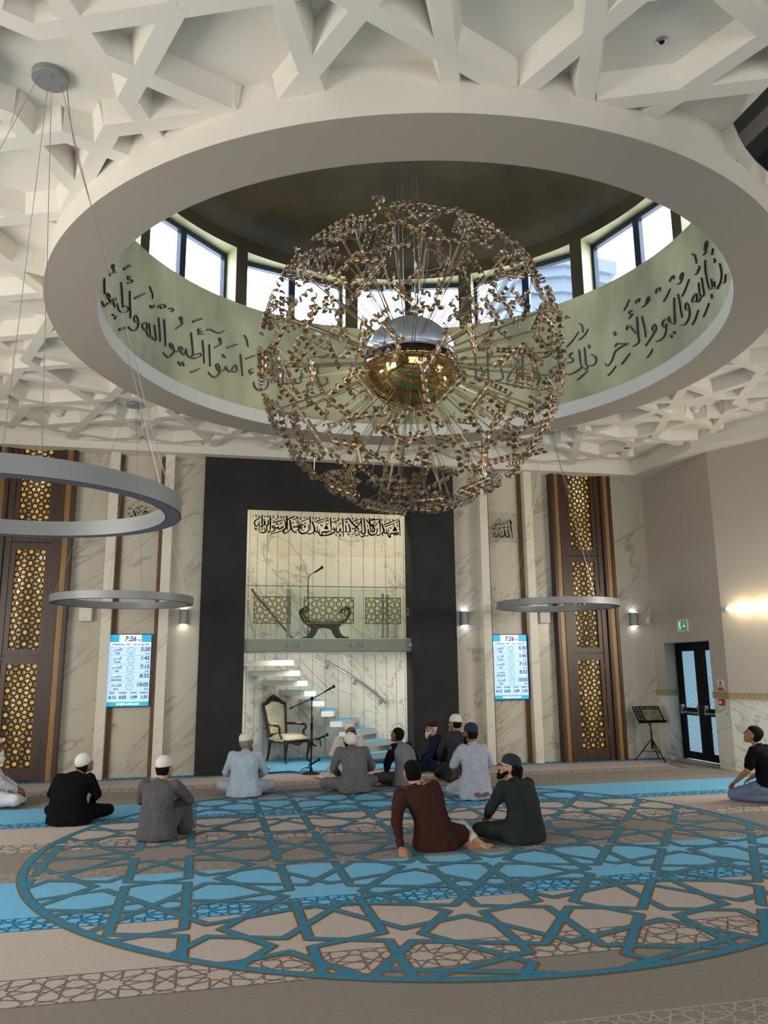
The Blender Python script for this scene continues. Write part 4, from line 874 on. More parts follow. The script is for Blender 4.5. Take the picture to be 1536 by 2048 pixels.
for x in (-.05, 0, .05): b.ell((x, .318, .35 - abs(x) * .2), (.03, .014, .024))
b.build('apron', M['mahog'], t, smooth=40)

# ------------------------------------------------------------------ music stand, book, door mat, papers
t = thing('music_stand', 'black folding music stand with perforated desk in the right corner', 'music stand', (7.78, 12.95, 0)); SL_ = t.location
b = MB(); cx, cy = 7.78, 12.95; tilt = Matrix.Rotation(radians(-38), 3, 'X')
def D(x, v): p = tilt @ Vector((x, 0, v)); return (cx + p.x, cy - .06 + p.y, .66 + p.z)
HW, HV = .27, .33
for i in range(9):
    x = -HW + .02 + (2 * HW - .04) * i / 8; b.add([D(x - .012, 0), D(x + .012, 0), D(x + .012, HV), D(x - .012, HV)], [(0, 1, 2, 3)])
for i in range(8):
    v = HV * i / 7; b.add([D(-HW, v - .013), D(HW, v - .013), D(HW, v + .013), D(-HW, v + .013)], [(0, 1, 2, 3)])
p0 = [D(-HW, -.005), D(HW, -.005)]; lip = tilt @ Vector((0, -.055, .005))
b.add([p0[0], p0[1], tuple(Vector(p0[1]) + lip), tuple(Vector(p0[0]) + lip)], [(0, 1, 2, 3)])
b.build('desk', M['black'], t, off=SL_)
b = MB(); b.tube([(cx, cy, .24), (cx, cy, .5), (cx, cy, .51), (cx, cy + .02, .7)], [.015, .015, .011, .011], 10); b.tube([(cx, cy, .2), (cx, cy, .3)], .02, 10); b.ell((cx - .03, cy, .62), (.018, .018, .012)); b.build('pole', M['black'], t, off=SL_)
for k in range(3):
    a = radians(-80 + 120 * k); e = (cx + .30 * cos(a), cy + .30 * sin(a), .012); b = MB(); b.tube([(cx + .015 * cos(a), cy + .015 * sin(a), .36), e], .010, 8); b.tube([(cx + .01 * cos(a), cy + .01 * sin(a), .16), (cx + .17 * cos(a), cy + .17 * sin(a), .16)], .006, 6); g = b.build('leg', M['black'], t, off=SL_)
    f = MB(); f.ell(e, (.016, .016, .012)); f.build('rubber_foot', M['blackp'], g, off=SL_)
M['page'] = mat('paper', 'cfc9bb', .7); M['cover'] = mat('gilt_cover', '9c9079', .25, metal=.5, var=.4, vscale=14)
def DB(x, v, h):
    p = tilt @ Vector((x, -h, v)); return (cx + p.x, cy - .06 + p.y, .66 + p.z)
b = MB(); V = [(-.13, .02), (.20, .02), (.20, .24), (-.13, .24)]
b.add([DB(x, v, h) for h in (.016, .05) for x, v in V], [(0, 1, 2, 3), (4, 5, 6, 7), (0, 1, 5, 4), (1, 2, 6, 5), (2, 3, 7, 6), (3, 0, 4, 7)])
o = b.build('book', M['cover']); tag(o, 'thick shiny covered book resting on the music stand', 'book')
b = MB(); b.prism([(7.74, 12.42), (8.18, 12.92), (8.2, 11.82), (7.74, 11.9)], 0.004, .012); o = b.build('door_mat', M['grey_c']); tag(o, 'thin grey mat on the floor inside the double door', 'mat')
def openbook(label, c, rz, s=1, tilt=0):
    t = thing('open_book', label, 'book', c, rz); t.rotation_euler = (tilt, 0, rz)
    for sg in (-1, 1):
        b = MB(); pr = [(0, .008), (sg * .03, .026), (sg * .08, .028), (sg * .15, .014), (sg * .15, .006), (0, .002)]
        b.prism([(x * s, z * s) for x, z in pr], -.11 * s, .11 * s, fr=lambda a, c_, h: (a, h, c_)); b.build('page_block', M['page'], t)
    b = MB(); b.box(-.16 * s, .16 * s, -.115 * s, .115 * s, 0, .003); b.build('cover', M['cover'], t)
openbook('open book lying on the carpet beside the bowed man in white', (1.90, 12.42, .006), .3, 1.1)

# ------------------------------------------------------------------ things on and under the ceiling
def pendant():
    t = thing('ring_pendant', 'large grey ring pendant lamp nearest the camera, cut by the left edge', 'pendant lamp', (-1.13, 4.86, 2.555), group='grey ring pendant lamps')
    b = MB(); prof = [(.96, .0), (.96, .10), (.865, .10), (.865, .0)]; annulus(b, prof, 96, Vector((0, 0)))
    b.build('ring', M['grey_m'], t, smooth=30)
    b = MB(); annulus(b, [(.955, -.0005), (.87, -.0005)], 96, Vector((0, 0))); b.build('diffuser', M['slate'], t)
    H_ = 5.455 - 2.555
    b = MB(); b.lathe([(.11, H_), (.115, H_ + .006), (.115, H_ + .045)], 32); b.build('canopy', M['grey_m'], t, smooth=40)
    for k in range(4):
        a = radians(20 + 90 * k); b = MB(); b.tube([(.91 * cos(a), .91 * sin(a), .1), (.07 * cos(a), .07 * sin(a), H_)], .0024, 5); b.build('suspension_wire', M['steel'], t)
    a = radians(12); b = MB(); P = [(.91 * cos(a), .91 * sin(a), .1), (.89 * cos(a), .89 * sin(a), .22), (.79 * cos(a), .79 * sin(a), .52), (.5 * cos(a), .5 * sin(a), 1.5), (.2 * cos(a), .2 * sin(a), 2.4), (.1, .03, H_)]
    b.tube(crom(P, 5), .004, 6); b.build('power_flex', M['grey_m'], t)
    return t
pa = pendant()
for (x, y, lab) in ((-1.14, 11.5, 'small looking grey ring pendant in front of the left timetable screen wall'), (5.45, 11.55, 'grey ring pendant lamp hanging in front of the right lattice column')):
    c = copy_tree(pa); c.location = (x, y, 2.555); c['label'] = lab
def detector(x, y, lab):
    t = thing('smoke_detector', lab, 'smoke detector', (x, y, ZS)); b = MB(); b.lathe([(.075, 0), (.075, -.025), (.055, -.035)], 24); b.build('base', M['white_p'], t, smooth=40)
    b = MB(); b.lathe([(.05, -.035), (.055, -.06), (.035, -.085), (.005, -.09)], 24); b.build('sensor_head', M['white_p'], t, smooth=40)
detector(-2.27, 12.05, 'white smoke detector in the ceiling coffer above the left screen')
detector(7.18, 10.02, 'white smoke detector in the star shaped coffer at right')
t = thing('ceiling_sensor', 'tiny chrome sensor in the large coffer at upper right', 'sensor', (2.68, 3.74, ZS)); b = MB(); b.lathe([(.038, 0), (.038, -.006), (.024, -.014)], 20); b.build('bezel', M['chrome'], t, smooth=40)
b = MB(); b.ell((0, 0, -.014), (.018, .018, .01)); b.build('lens', M['black'], t, smooth=True)
t = thing('hanging_loudspeaker', 'black curved loudspeaker hanging at the top right edge', 'loudspeaker', (3.0, 3.2, 4.45)); BL = t.location
out = [(2.672, 4.49), (2.68, 4.47), (2.70, 4.42), (2.735, 4.35), (2.79, 4.28), (2.87, 4.215), (3.0, 4.15), (3.2, 4.12), (3.3, 4.5), (3.3, 4.82), (3.0, 4.69)]
b = MB(); b.prism(out, 3.2, 2.85, fr=lambda a, c, h: (a, h, c)); b.build('cabinet', mat('speaker_black', '05070b', .25), t, off=BL, bevel=.012)
b = MB(); b.tube([(3.15, 3.0, 4.7), (3.15, 3.0, ZS)], .02, 10); b.lathe([(.08, ZS - .03), (.08, ZS)], 20, (3.15, 3.0, 0)); b.build('bracket', M['black'], t, off=BL)

# stone tower seen through the clerestory
t = thing('stone_tower', 'pale stone tower with stepped cornice outside the right clerestory windows', 'building', (9.6, 19.5, 0))
M['stone'] = mat('pale_stone', '5d6268', .8, var=.05, vscale=1)
P = [(8.1, 18.45), (9.13, 18.0), (10.4, 18.15), (10.6, 20.5), (8.3, 20.6)]; b = MB()
b.prism(P, 0, 11.9); b.build('wall', M['stone'], t, off=t.location)
for k, (d, z0, z1) in enumerate(((.10, 11.6, 12.0), (.22, 12.0, 12.25), (.34, 12.25, 12.62))):
    b = MB(); Q = inset(P, -d); b.prism(Q, z0, z1); b.build('cornice', M['stone'], t, off=t.location)
b = MB()
for z in (9.5, 10.0, 10.5, 11.0): 
    Q = inset(P, -.012); b.prism(Q, z, z + .03)
b.build('block_joint', mat('stone_joint', '4d5258', .8), t, off=t.location)
# ------------------------------------------------------------------ chandelier: mirror ball, rods, curled ribbons
HC = Vector((2.12, 7.9, 4.95)); RS = 1.67
M['mirror'] = mat('mirror_gold', 'e8dcc0', .04, metal=1); M['mirror2'] = mat('mirror_bronze', 'b89a68', .05, metal=1)
M['rod'] = mat('rod_brass', 'a39472', .32, metal=1)
def ribbon_mat():
    m = bpy.data.materials.new('ribbon_gold'); m.use_nodes = True; nt = m.node_tree; N = nt.nodes; LK = nt.links; p = N['Principled BSDF']
    p.inputs['Metallic'].default_value = .9; p.inputs['Roughness'].default_value = .34
    g = N.new('ShaderNodeNewGeometry'); mx = N.new('ShaderNodeMix'); mx.data_type = 'RGBA'; mx.inputs[6].default_value = lin('97754a'); mx.inputs[7].default_value = lin('b5b0a7')
    LK.new(g.outputs['Backfacing'], mx.inputs[0]); LK.new(mx.outputs[2], p.inputs['Base Color']); return m
M['ribbon'] = ribbon_mat()
ch = thing('chandelier', 'huge spherical burst chandelier of curled gold ribbons under the dome', 'chandelier', tuple(HC))
BR = .525
b = MB(); b.lathe([(BR * cos(t), BR * sin(t)) for t in [radians(4 + 86 * k / 16 * .995) for k in range(17)]], 48); b.build('upper_shell', M['silver_m'], ch, smooth=True)
b = MB(); b.lathe([(BR * cos(t), BR * sin(t)) for t in [radians(-89.5 + 86 * k / 16) for k in range(17)]], 48); b.build('lower_shell', M['mirror2'], ch, smooth=True)
b = MB(); b.lathe([(BR * .95, -.04), (BR * .95, .04)], 48, cap=False); b.build('seam_band', M['black'], ch)
for k in range(4):
    a = radians(45 + 90 * k); b = MB(); b.tube([(.13 * cos(a), .13 * sin(a), .45), (.13 * cos(a), .13 * sin(a), 9.1 - HC.z)], .004, 6); b.build('suspension_cable', M['steel'], ch)
b = MB(); b.lathe([(.2, 9.02 - HC.z), (.2, 9.1 - HC.z)], 24); b.build('ceiling_plate', M['dome'], ch)
rnd = random.Random(11)
def helix(mb, c, ax, length, turns, rad, width, ph):
    ax = ax.normalized(); u = ax.orthogonal().normalized(); v = ax.cross(u); n = max(8, int(turns * 11)); L = []; R_ = []
    for i in range(n + 1):
        k = i / n; a = ph + 2 * pi * turns * k; p = c + ax * (k - .5) * length + (u * cos(a) + v * sin(a)) * rad
        L.append(p - ax * width / 2); R_.append(p + ax * width / 2)
    mb.add(L + R_, [(i, i + 1, n + 2 + i, n + 1 + i) for i in range(n)])
NRD = 100; rib_i = 0; extra = MB(); bulbs = 0
ga = pi * (3 - sqrt(5))
for k in range(NRD):
    z = 1 - 2 * (k + .5) / NRD; r = sqrt(1 - z * z); a = ga * k
    d = Vector((r * cos(a), r * sin(a), z)); e = d.orthogonal().normalized(); f = d.cross(e)
    b = MB(); off = e * .012
    b.tube([d * .515 + off * 2, d * 1.50 + off], .0045, 6); b.tube([d * .515 - off * 2, d * 1.50 - off], .0045, 6)
    ph = rnd.random() * 2 * pi; tips = []
    for j in range(4):
        aj = ph + 2 * pi * j / 4 + rnd.uniform(-.3, .3); q = d * (RS - .03 + rnd.uniform(-.05, .03)) + (e * cos(aj) + f * sin(aj)) * (.15 + rnd.uniform(-.03, .05)); q = q.normalized() * (RS - .035); b.tube([d * 1.50, q], .0035, 5); tips.append(q)
    b.ell(d * 1.50, (.012, .012, .012), 8, 5); rod = b.build('rod', M['rod'], ch)
    for j, q in enumerate(tips):
        o = q.normalized(); t1 = o.orthogonal().normalized(); t2 = o.cross(t1)
        an = ph + 2 * pi * j / 4 + pi / 2 + rnd.uniform(-.6, .6); axd = (e * cos(an) + f * sin(an)); axd = axd - o * axd.dot(o)
        if axd.length < .1: axd = t1
        if rnd.random() < .05: axd = (axd.normalized() + o * .8)
        ln = rnd.uniform(.22, .40); tn = ln / rnd.uniform(.085, .10)
        if j == 0:
            m_ = MB(); helix(m_, q + o * .02, axd, ln, tn, .034, .042, rnd.random() * 6); m_.build('curled_ribbon', M['ribbon'], ch, smooth=True, recalc=False)
        else: helix(extra, q + o * .02, axd, ln, tn, .034, .042, rnd.random() * 6)
    if k % 6 == 2:
        bb = MB(); p = d.cross(Vector((.3, .2, 1))).normalized() * .05; s = (d + p * .8).normalized(); b2 = MB(); b2.tube([s * .515, s * 1.0], .004, 6); b2.tube([s * .99, s * 1.03], .011, 8); st = b2.build('bulb_arm', M['rod'], ch)
        bb.ell(s * 1.065, (.018, .018, .04), 10, 7, rot=s.to_track_quat('Z', 'Y').to_matrix()); bb.build('bulb', mat('bulb_white', 'e9e6e0', .2) if 'bulb' not in M else M['bulb'], st, smooth=True)
eo = extra.build('curled_ribbons', M['ribbon'], ch, smooth=True, recalc=False); eo['kind'] = 'stuff'
# ------------------------------------------------------------------ people
SKIN = {k: mat('skin_' + k, c, .5, var=.08, vscale=9) for k, c in (('light', 'b98a6e'), ('tan', '9c6b4e'), ('brown', '7a4e38'))}
HAIR = {k: mat('hair_' + k, c, .8, bump=.5, bscale=220, spec=.15) for k, c in (('black', '0f0d0c'), ('grey', '8d8a86'), ('white', 'dad6cf'), ('short', '191513'))}
M['knit_w'] = mat('white_knit', 'e9e7e1', .85, bump=.5, bscale=260); M['knit_k'] = mat('black_knit', '101012', .85, bump=.5, bscale=260); M['knit_n'] = mat('navy_knit', '1a2b3d', .85, bump=.4, bscale=260)
M['eye'] = mat('eye', '1a1412', .2)
def fab(name, col): return mat(name, col, .88, var=.12, vscale=6, bump=.75, bscale=10, spec=.12, stretch=(1.5, 1.5, .7))
JOBS = []
def remesh(name, mb, voxel, smooth, m, parent=None, noise=None, world=None):
    o = mb.build(name + '_tmp', m)
    md = o.modifiers.new('r', 'REMESH'); md.mode = 'VOXEL'; md.voxel_size = voxel; md.use_smooth_shade = True
    if smooth:
        sm = o.modifiers.new('s', 'SMOOTH'); sm.factor = .5; sm.iterations = smooth
    ob = bpy.data.objects.new(name, bpy.data.meshes.new('pending')); COL.objects.link(ob)
    if parent is not None: ob.parent = parent
    JOBS.append((o, ob, name, m, noise)); return ob
def run_jobs():
    """one evaluation for every pending surface"""
    dg = bpy.context.evaluated_depsgraph_get()
    for o, ob, name, m, noise in JOBS:
        me = bpy.data.meshes.new_from_object(o.evaluated_get(dg)); finish(me, name, m, noise)
        tmp = ob.data; ob.data = me; bpy.data.meshes.remove(tmp)
    for o, *_ in JOBS:
        old = o.data; bpy.data.objects.remove(o); bpy.data.meshes.remove(old)
def finish(me, name, m, noise):
    if noise:
        amp, sc, sd = noise
        NR = [v.normal.copy() for v in me.vertices]
        for v, vn in zip(me.vertices, NR):
            p = v.co; q = Vector((p.x * sc + sd, p.y * sc, p.z * sc * .55))
            n = mnoise.noise(q) + .6 * mnoise.noise(q * 2.3); r = abs(mnoise.noise(Vector((p.x * sc * .8 + sd * 2, p.y * sc * .8, p.z * sc * 1.7))))
            v.co = p + vn * amp * (n * .7 - (.45 - min(r, .45)) * 1.4 * (1 if r < .12 else .3))
    me.polygons.foreach_set('use_smooth', [True] * len(me.polygons)); me.name = name
    if not me.materials: me.materials.append(m)
def ering(c, ux, uy, n=20, sq=2.3):
    out = []
    for k in range(n):
        a = 2 * pi * k / n; ca, sa = cos(a), sin(a)
        e = 2 / sq; x = (abs(ca) ** e) * (1 if ca >= 0 else -1); y = (abs(sa) ** e) * (1 if sa >= 0 else -1)
        out.append(c + ux * x + uy * y)
    return out
def hand(mb, wrist, d, n, curl=.6, side=1, splay=.12, s=1.0):
    """palm plus five separate fingers; d points along the hand, n out of the palm side, side = +1 right hand"""
    d = d.normalized(); n = (n - d * n.dot(d)).normalized(); x = d.cross(n).normalized() * side
    for t in (-.028, -.01, .01, .028):
        mb.cap(wrist + d * .012 * s, wrist + d * .088 * s + x * t * s * 1.05, .019 * s, .0125 * s, 8)
    for t, L in ((-.034, .072), (-.0115, .084), (.0115, .079), (.034, .060)):
        p = wrist + d * .09 * s + x * t * s; dd = (d + x * t * splay * 30 * .1).normalized(); r = .0092 * s; L *= s
        a = 0
        for k, fr in enumerate((.45, .32, .23)):
            a += curl * (.5 if k == 0 else .75); q = p + (dd * cos(a) + n * sin(a)) * L * fr; mb.cap(p, q, r, r * .9, 8); p = q; r *= .92
    p = wrist + d * .025 * s - x * .026 * s; q = p + (d * .75 - x * .8 + n * .25).normalized() * .042 * s; mb.cap(p, q, .013 * s, .0105 * s, 8)
    q2 = q + (d * .95 - x * .25 + n * .3 * (1 + curl)).normalized() * .032 * s; mb.cap(q, q2, .0105 * s, .0088 * s, 8)
def foot(mb, ankle, toe, up, s=1.0, toes=True):
    d = (toe - ankle); L = d.length; d.normalize(); u = (up - d * up.dot(d)).normalized(); x = d.cross(u)
    heel = ankle - d * .045 * s - u * .035 * s
    mb.cap(ankle, heel, .036 * s, .031 * s, 10); ball = ankle + d * .13 * s - u * .045 * s
    for t in (-.022, 0, .022): mb.cap(heel, ball + x * t * s, .027 * s, .020 * s, 8)
    mb.cap(ankle + d * .02, ball, .035 * s, .02 * s, 10)
    if toes:
        for t, l, r in ((-.036, .052, .0135), (-.014, .047, .0095), (.004, .043, .009), (.020, .038, .0085), (.035, .03, .0085)):
            p = ball + x * t * s; mb.cap(p, p + d * l * s, r * 1.15 * s, r * s, 8)
HEADR = [(-.118, .022, .078, .040), (-.100, .046, .090, .005), (-.06, .060, .092, -.040), (-.02, .070, .090, -.078), (.02, .0755, .093, -.095), (.055, .0755, .088, -.098), (.085, .064, .068, -.084), (.105, .044, .042, -.058), (.117, .014, .005, -.026)]
def bodykit(P):
    """one seated person from a dictionary of joints in local metres (x right, y forward, z up)"""
    V = Vector; J = P['J']; s = P.get('s', .93)
    root_m = Matrix.Translation(P['loc']) @ Matrix.Rotation(-radians(P['face']), 4, 'Z') @ Matrix.Scale(s, 4)
    hip = V(J['pelvis']); nb = V(J['neck']); mid = V(J['mid']); sr = V(J.get('sr', (1, 0, 0))).normalized(); hr = V(J.get('hr', (1, 0, 0))).normalized()
    B = lambda t: hip * (1 - t) ** 2 + mid * 2 * t * (1 - t) + nb * t * t
    tang = lambda t: ((mid - hip) * (1 - t) + (nb - mid) * t).normalized()
    fw = lambda t: (sr * t + hr * (1 - t)).normalized()
    fwd = lambda t: tang(t).cross(fw(t)).normalized()
    shc = B(.90); sw = J.get('sw', .185); SH = {1: shc + sr * sw, -1: shc - sr * sw}
    if 'shz' in J: SH = {k: v + V((0, 0, J['shz'] * k)) for k, v in SH.items()}
    HP = {1: hip + hr * .10, -1: hip - hr * .10}
    hy, hpch, hroll = [radians(a) for a in J.get('head', (0, 0, 0))]
    hc = nb + V(J.get('hoff', (0, .045, .135)))
    HM = Matrix.Translation(hc) @ Matrix.Rotation(-hy, 4, 'Z') @ Matrix.Rotation(-hpch, 4, 'X') @ Matrix.Rotation(hroll, 4, 'Y') @ Matrix.Scale(1.06, 4)
    hp_ = lambda x, y, z: HM @ V((x, y, z))
    # --- body: one continuous skin
    b = MB()
    b.loft([[hp_(w * cos(a), (yf + yb) / 2 + (yf - yb) / 2 * sin(a), z) for a in [2 * pi * k / 18 for k in range(18)]] for z, w, yf, yb in HEADR])
    b.cap(hp_(0, .088, .012), hp_(0, .108, -.028), .010, .014, 8); b.cap(hp_(-.010, .098, -.03), hp_(.010, .098, -.03), .011, .011, 8)
    b.cap(hp_(-.03, .088, .028), hp_(.03, .088, .028), .012, .012, 8)
    b.cap(hp_(-.018, .088, -.062), hp_(.018, .088, -.062), .0085, .0085, 8); b.cap(hp_(-.014, .086, -.074), hp_(.014, .086, -.074), .009, .009, 8)
    for k in (-1, 1):
        b.ell(hp_(k * .078, -.008, -.004), (.011, .021, .034), 10, 7, rot=HM.to_3x3())
        b.cap(hp_(k * .045, .075, -.022), hp_(k * .05, .055, -.03), .022, .02, 8)
    b.cap(hp_(0, -.02, -.05), nb - tang(1) * .04, .054, .062, 14)
    for t in (.15, .35, .55, .75, .92):
        pass
    b.loft([ering(B(t), fw(t) * a, fwd(t) * d) for t, a, d in ((0, .13, .09), (.3, .12, .085), (.6, .125, .09), (.85, .13, .08), (.97, .06, .055))])
    for k, sd in ((1, 'r'), (-1, 'l')):
        el, wr = V(J['el_' + sd]), V(J['wr_' + sd])
        b.cap(SH[k] - fw(1) * k * .03, el, .050, .040); b.cap(el, wr, .040, .026)
        hd, hn = V(J.get('hd_' + sd, wr - el)), V(J.get('hn_' + sd, (0, 0, -1))); hand(b, wr, hd, hn, J.get('curl', .55), k, s=1.0)
        kn, an, to = V(J['kn_' + sd]), V(J['an_' + sd]), V(J['to_' + sd])
        b.cap(HP[k], kn, .075, .05); b.cap(kn, an, .05, .034); foot(b, an, to, V(J.get('fu_' + sd, (0, 0, 1))))
    body = remesh('person', b, .0065, 3, SKIN[P.get('skin', 'tan')])
    body.matrix_world = root_m; tag(body, P['label'], 'person')
    col = P['top']; tm = fab('cloth_' + P['id'], col); sd0 = P['loc'][0] * 7 + P['loc'][1]
    # --- tunic or shirt
    g = MB(); W_ = J.get('girth', 1.0); bl = P.get('hem', True)
    rings = [(.0, .205, .150), (.18, .200, .145), (.38, .185, .132), (.58, .190, .132), (.76, .198, .122), (.88, .185, .100), (.955, .125, .078), (1.0, .068, .066)]
    R0 = [ering(B(t), fw(t) * a * W_, fwd(t) * d * W_) for t, a, d in rings]
    if bl:
        base = hip + V((0, 0, -hip.z + .012)); R0 = [ering(base, hr * .235 * W_, fwd(0).cross(V((0, 0, 1))).cross(V((0, 0, 1))) * -.19 * W_), ering(base + V((0, 0, .06)), hr * .235 * W_, V((-hr.y, hr.x, 0)) * .185 * W_)] + R0[1:]
    g.loft(R0)
    slv = .05 if P.get('panel') else P.get('sleeve', 1.0)
    for k, sd in ((1, 'r'), (-1, 'l')):
        el, wr = V(J['el_' + sd]), V(J['wr_' + sd]); g.cap(SH[k] - fw(1) * k * .035 - V((0, 0, .012)), SH[k].lerp(el, .55 if slv > .1 else .05), .080, .068 if slv > .1 else .07)
        if slv >= 1:
            g.cap(SH[k], el, .076, .062); g.cap(el, el.lerp(wr, .93), .061, .043)
        elif slv > .1: g.cap(SH[k].lerp(el, .4), SH[k].lerp(el, slv), .070, .070)
    if P.get('lap'):
        for k, sd in ((1, 'r'), (-1, 'l')):
            kn = V(J['kn_' + sd]); g.cap(HP[k], HP[k].lerp(kn, P['lap']), .12, .085)
            if P.get('drape') and (P['drape'] == 2 or sd == 'r'):
                an = V(J['an_' + sd]); g.cap(kn, V((kn.x * 1.05, kn.y + .02, .08)), .085, .10); g.cap(kn, an.lerp(kn, .1), .085, .07)
    for e in P.get('extra', []): g.cap(V(e[0]), V(e[1]), e[2], e[3])
    tun = remesh('tunic' if bl else 'shirt', g, .012, 5, tm, body, (.011, 9, sd0))
    # collar
    c = MB(); c.loft([ering(nb - tang(1) * .03, fw(1) * .074, fwd(1) * .072, sq=2), ering(nb + tang(1) * .018, fw(1) * .064, fwd(1) * .064, sq=2)], cap=False)
    cb = c.build('collar', tm, body, smooth=True); md = cb.modifiers.new('t', 'SOLIDIFY'); md.thickness = .006
    # --- trousers
    tr = MB(); pm = fab('trousers_' + P['id'], P.get('legs', col))
    tr.ell(hip + V((0, 0, -.005)), (.15, .105, max(.07, hip.z - .04)))
    for k, sd in ((1, 'r'), (-1, 'l')):
        kn, an = V(J['kn_' + sd]), V(J['an_' + sd]); tr.cap(HP[k], kn, .105, .078); tr.cap(kn, an.lerp(kn, P.get('cuff', .12)), .076, .056)
    remesh('trousers', tr, .012, 4, pm, body, (.009, 10, sd0 + 3))
    if P.get('panel'):      # raglan sleeves in a second colour
        g = MB(); m2 = fab('sleeve_' + P['id'], P['panel'])
        for k, sd in ((1, 'r'), (-1, 'l')):
            el, wr = V(J['el_' + sd]), V(J['wr_' + sd]); g.cap(SH[k] - fw(1) * k * .03, el, .085, .068); g.cap(el, el.lerp(wr, .95), .067, .047)
        remesh('sleeves', g, .012, 4, m2, body, (.006, 9, sd0))
    if P.get('vest'):
        g = MB(); g.loft([ering(B(t), fw(t) * a * 1.2, fwd(t) * d * 1.3) for t, a, d in rings[1:7]]); remesh('waistcoat', g, .012, 4, fab('vest_' + P['id'], P['vest']), body, (.006, 9, sd0))
    # --- hair, beard, cap, eyes
    hr_m = HAIR[P.get('hair', 'black')]
    lo = P.get('hairlow', -.055)
    def ringpts(rs): return [[hp_(w * cos(a), (yf + yb) / 2 + (yf - yb) / 2 * sin(a), z) for a in [2 * pi * k / 20 for k in range(20)]] for z, w, yf, yb in rs]
    if P.get('hair') != 'none':
        h = MB(); h.loft(ringpts([(lo, .066, -.012, -.082 - (.02 if lo < -.08 else 0)), (-.02, .0775, -.004, -.094), (.02, .0815, .025, -.104), (.055, .082, .092, -.107), (.088, .070, .076, -.094), (.110, .048, .048, -.066), (.123, .016, .008, -.03)]))
        if lo < -.08: h.cap(hp_(0, -.085, .0), hp_(.02, -.105, -.13), .06, .045)
        h.build('hair', hr_m, body, smooth=True)
    if P.get('cap'):
        k = MB(); hgt = P.get('caph', .035); z0 = .040
        k.loft(ringpts([(z0 - .006, .0845, .094, -.108), (z0, .0865, .097, -.111), (z0 + .04, .085, .092, -.109), (.09 + hgt * .5, .076, .078, -.098), (.103 + hgt * .75, .060, .056, -.078), (.112 + hgt * .9, .035, .026, -.048), (.115 + hgt * .93, .008, -.008, -.018)])); k.build('prayer_cap', M[P['cap']], body, smooth=True)
    if P.get('beard'):
        bd = MB(); L = P.get('beardlen', .05)
        bd.cap(hp_(0, .078, -.098), hp_(0, .085, -.10 - L), .042, .026); bd.cap(hp_(-.06, .02, -.045), hp_(-.03, .07, -.105), .020, .028); bd.cap(hp_(.06, .02, -.045), hp_(.03, .07, -.105), .020, .028); bd.cap(hp_(-.028, .095, -.05), hp_(.028, .095, -.05), .010, .010)
        remesh('beard', bd, .008, 3, HAIR[P['beard']], body, (.006, 60, 1))
    for kx in (-1, 1):
        e = MB(); e.ell(hp_(kx * .031, .0875, .008), (.011, .007, .007), 10, 6, rot=HM.to_3x3()); e.build('eye', M['eye'], body, smooth=True)
    if P.get('glasses'):
        e = MB()
        for kx in (-1, 1):
            e.tube([hp_(kx * .034 + .024 * cos(a), .108, .004 + .019 * sin(a)) for a in [2 * pi * j / 14 for j in range(15)]], .0018, 5); e.tube([hp_(kx * .058, .106, .008), hp_(kx * .08, .0, .012)], .0018, 5)
        e.tube([hp_(-.010, .109, .006), hp_(.010, .109, .006)], .0018, 5); e.build('spectacles', M['black'], body)
    return body
def J_cross(**k):
    d = dict(pelvis=(0, 0, .13), mid=(0, -.07, .40), neck=(0, .06, .63), el_r=(.29, .10, .34), el_l=(-.29, .10, .34), wr_r=(.15, .31, .22), wr_l=(-.15, .31, .22), kn_r=(.37, .30, .12), kn_l=(-.37, .30, .12), an_r=(-.10, .40, .07), an_l=(.10, .33, .07), to_r=(-.27, .40, .035), to_l=(.27, .33, .035), head=(0, -14, 0))
    d.update(k); return d
def J_kneel(**k):
    d = dict(pelvis=(0, 0, .22), mid=(0, -.02, .48), neck=(0, .07, .72), el_r=(.27, .12, .44), el_l=(-.27, .12, .44), wr_r=(.15, .32, .28), wr_l=(-.15, .32, .28), kn_r=(.17, .42, .085), kn_l=(-.17, .42, .085), an_r=(.09, -.06, .07), an_l=(-.09, -.06, .07), to_r=(.05, -.25, .03), to_l=(-.05, -.25, .03), fu_r=(0, 0, -1), fu_l=(0, 0, -1), head=(0, -10, 0))
    d.update(k); return d
def J_knees(**k):
    d = dict(pelvis=(0, 0, .12), mid=(0, -.08, .40), neck=(0, .12, .62), el_r=(.31, .20, .40), el_l=(-.27, .20, .40), wr_r=(.10, .40, .38), wr_l=(-.06, .42, .34), kn_r=(.22, .30, .40), kn_l=(-.24, .33, .26), an_r=(.16, .46, .08), an_l=(.0, .44, .07), to_r=(.17, .62, .04), to_l=(.06, .60, .04), head=(0, -12, 0))
    d.update(k); return d
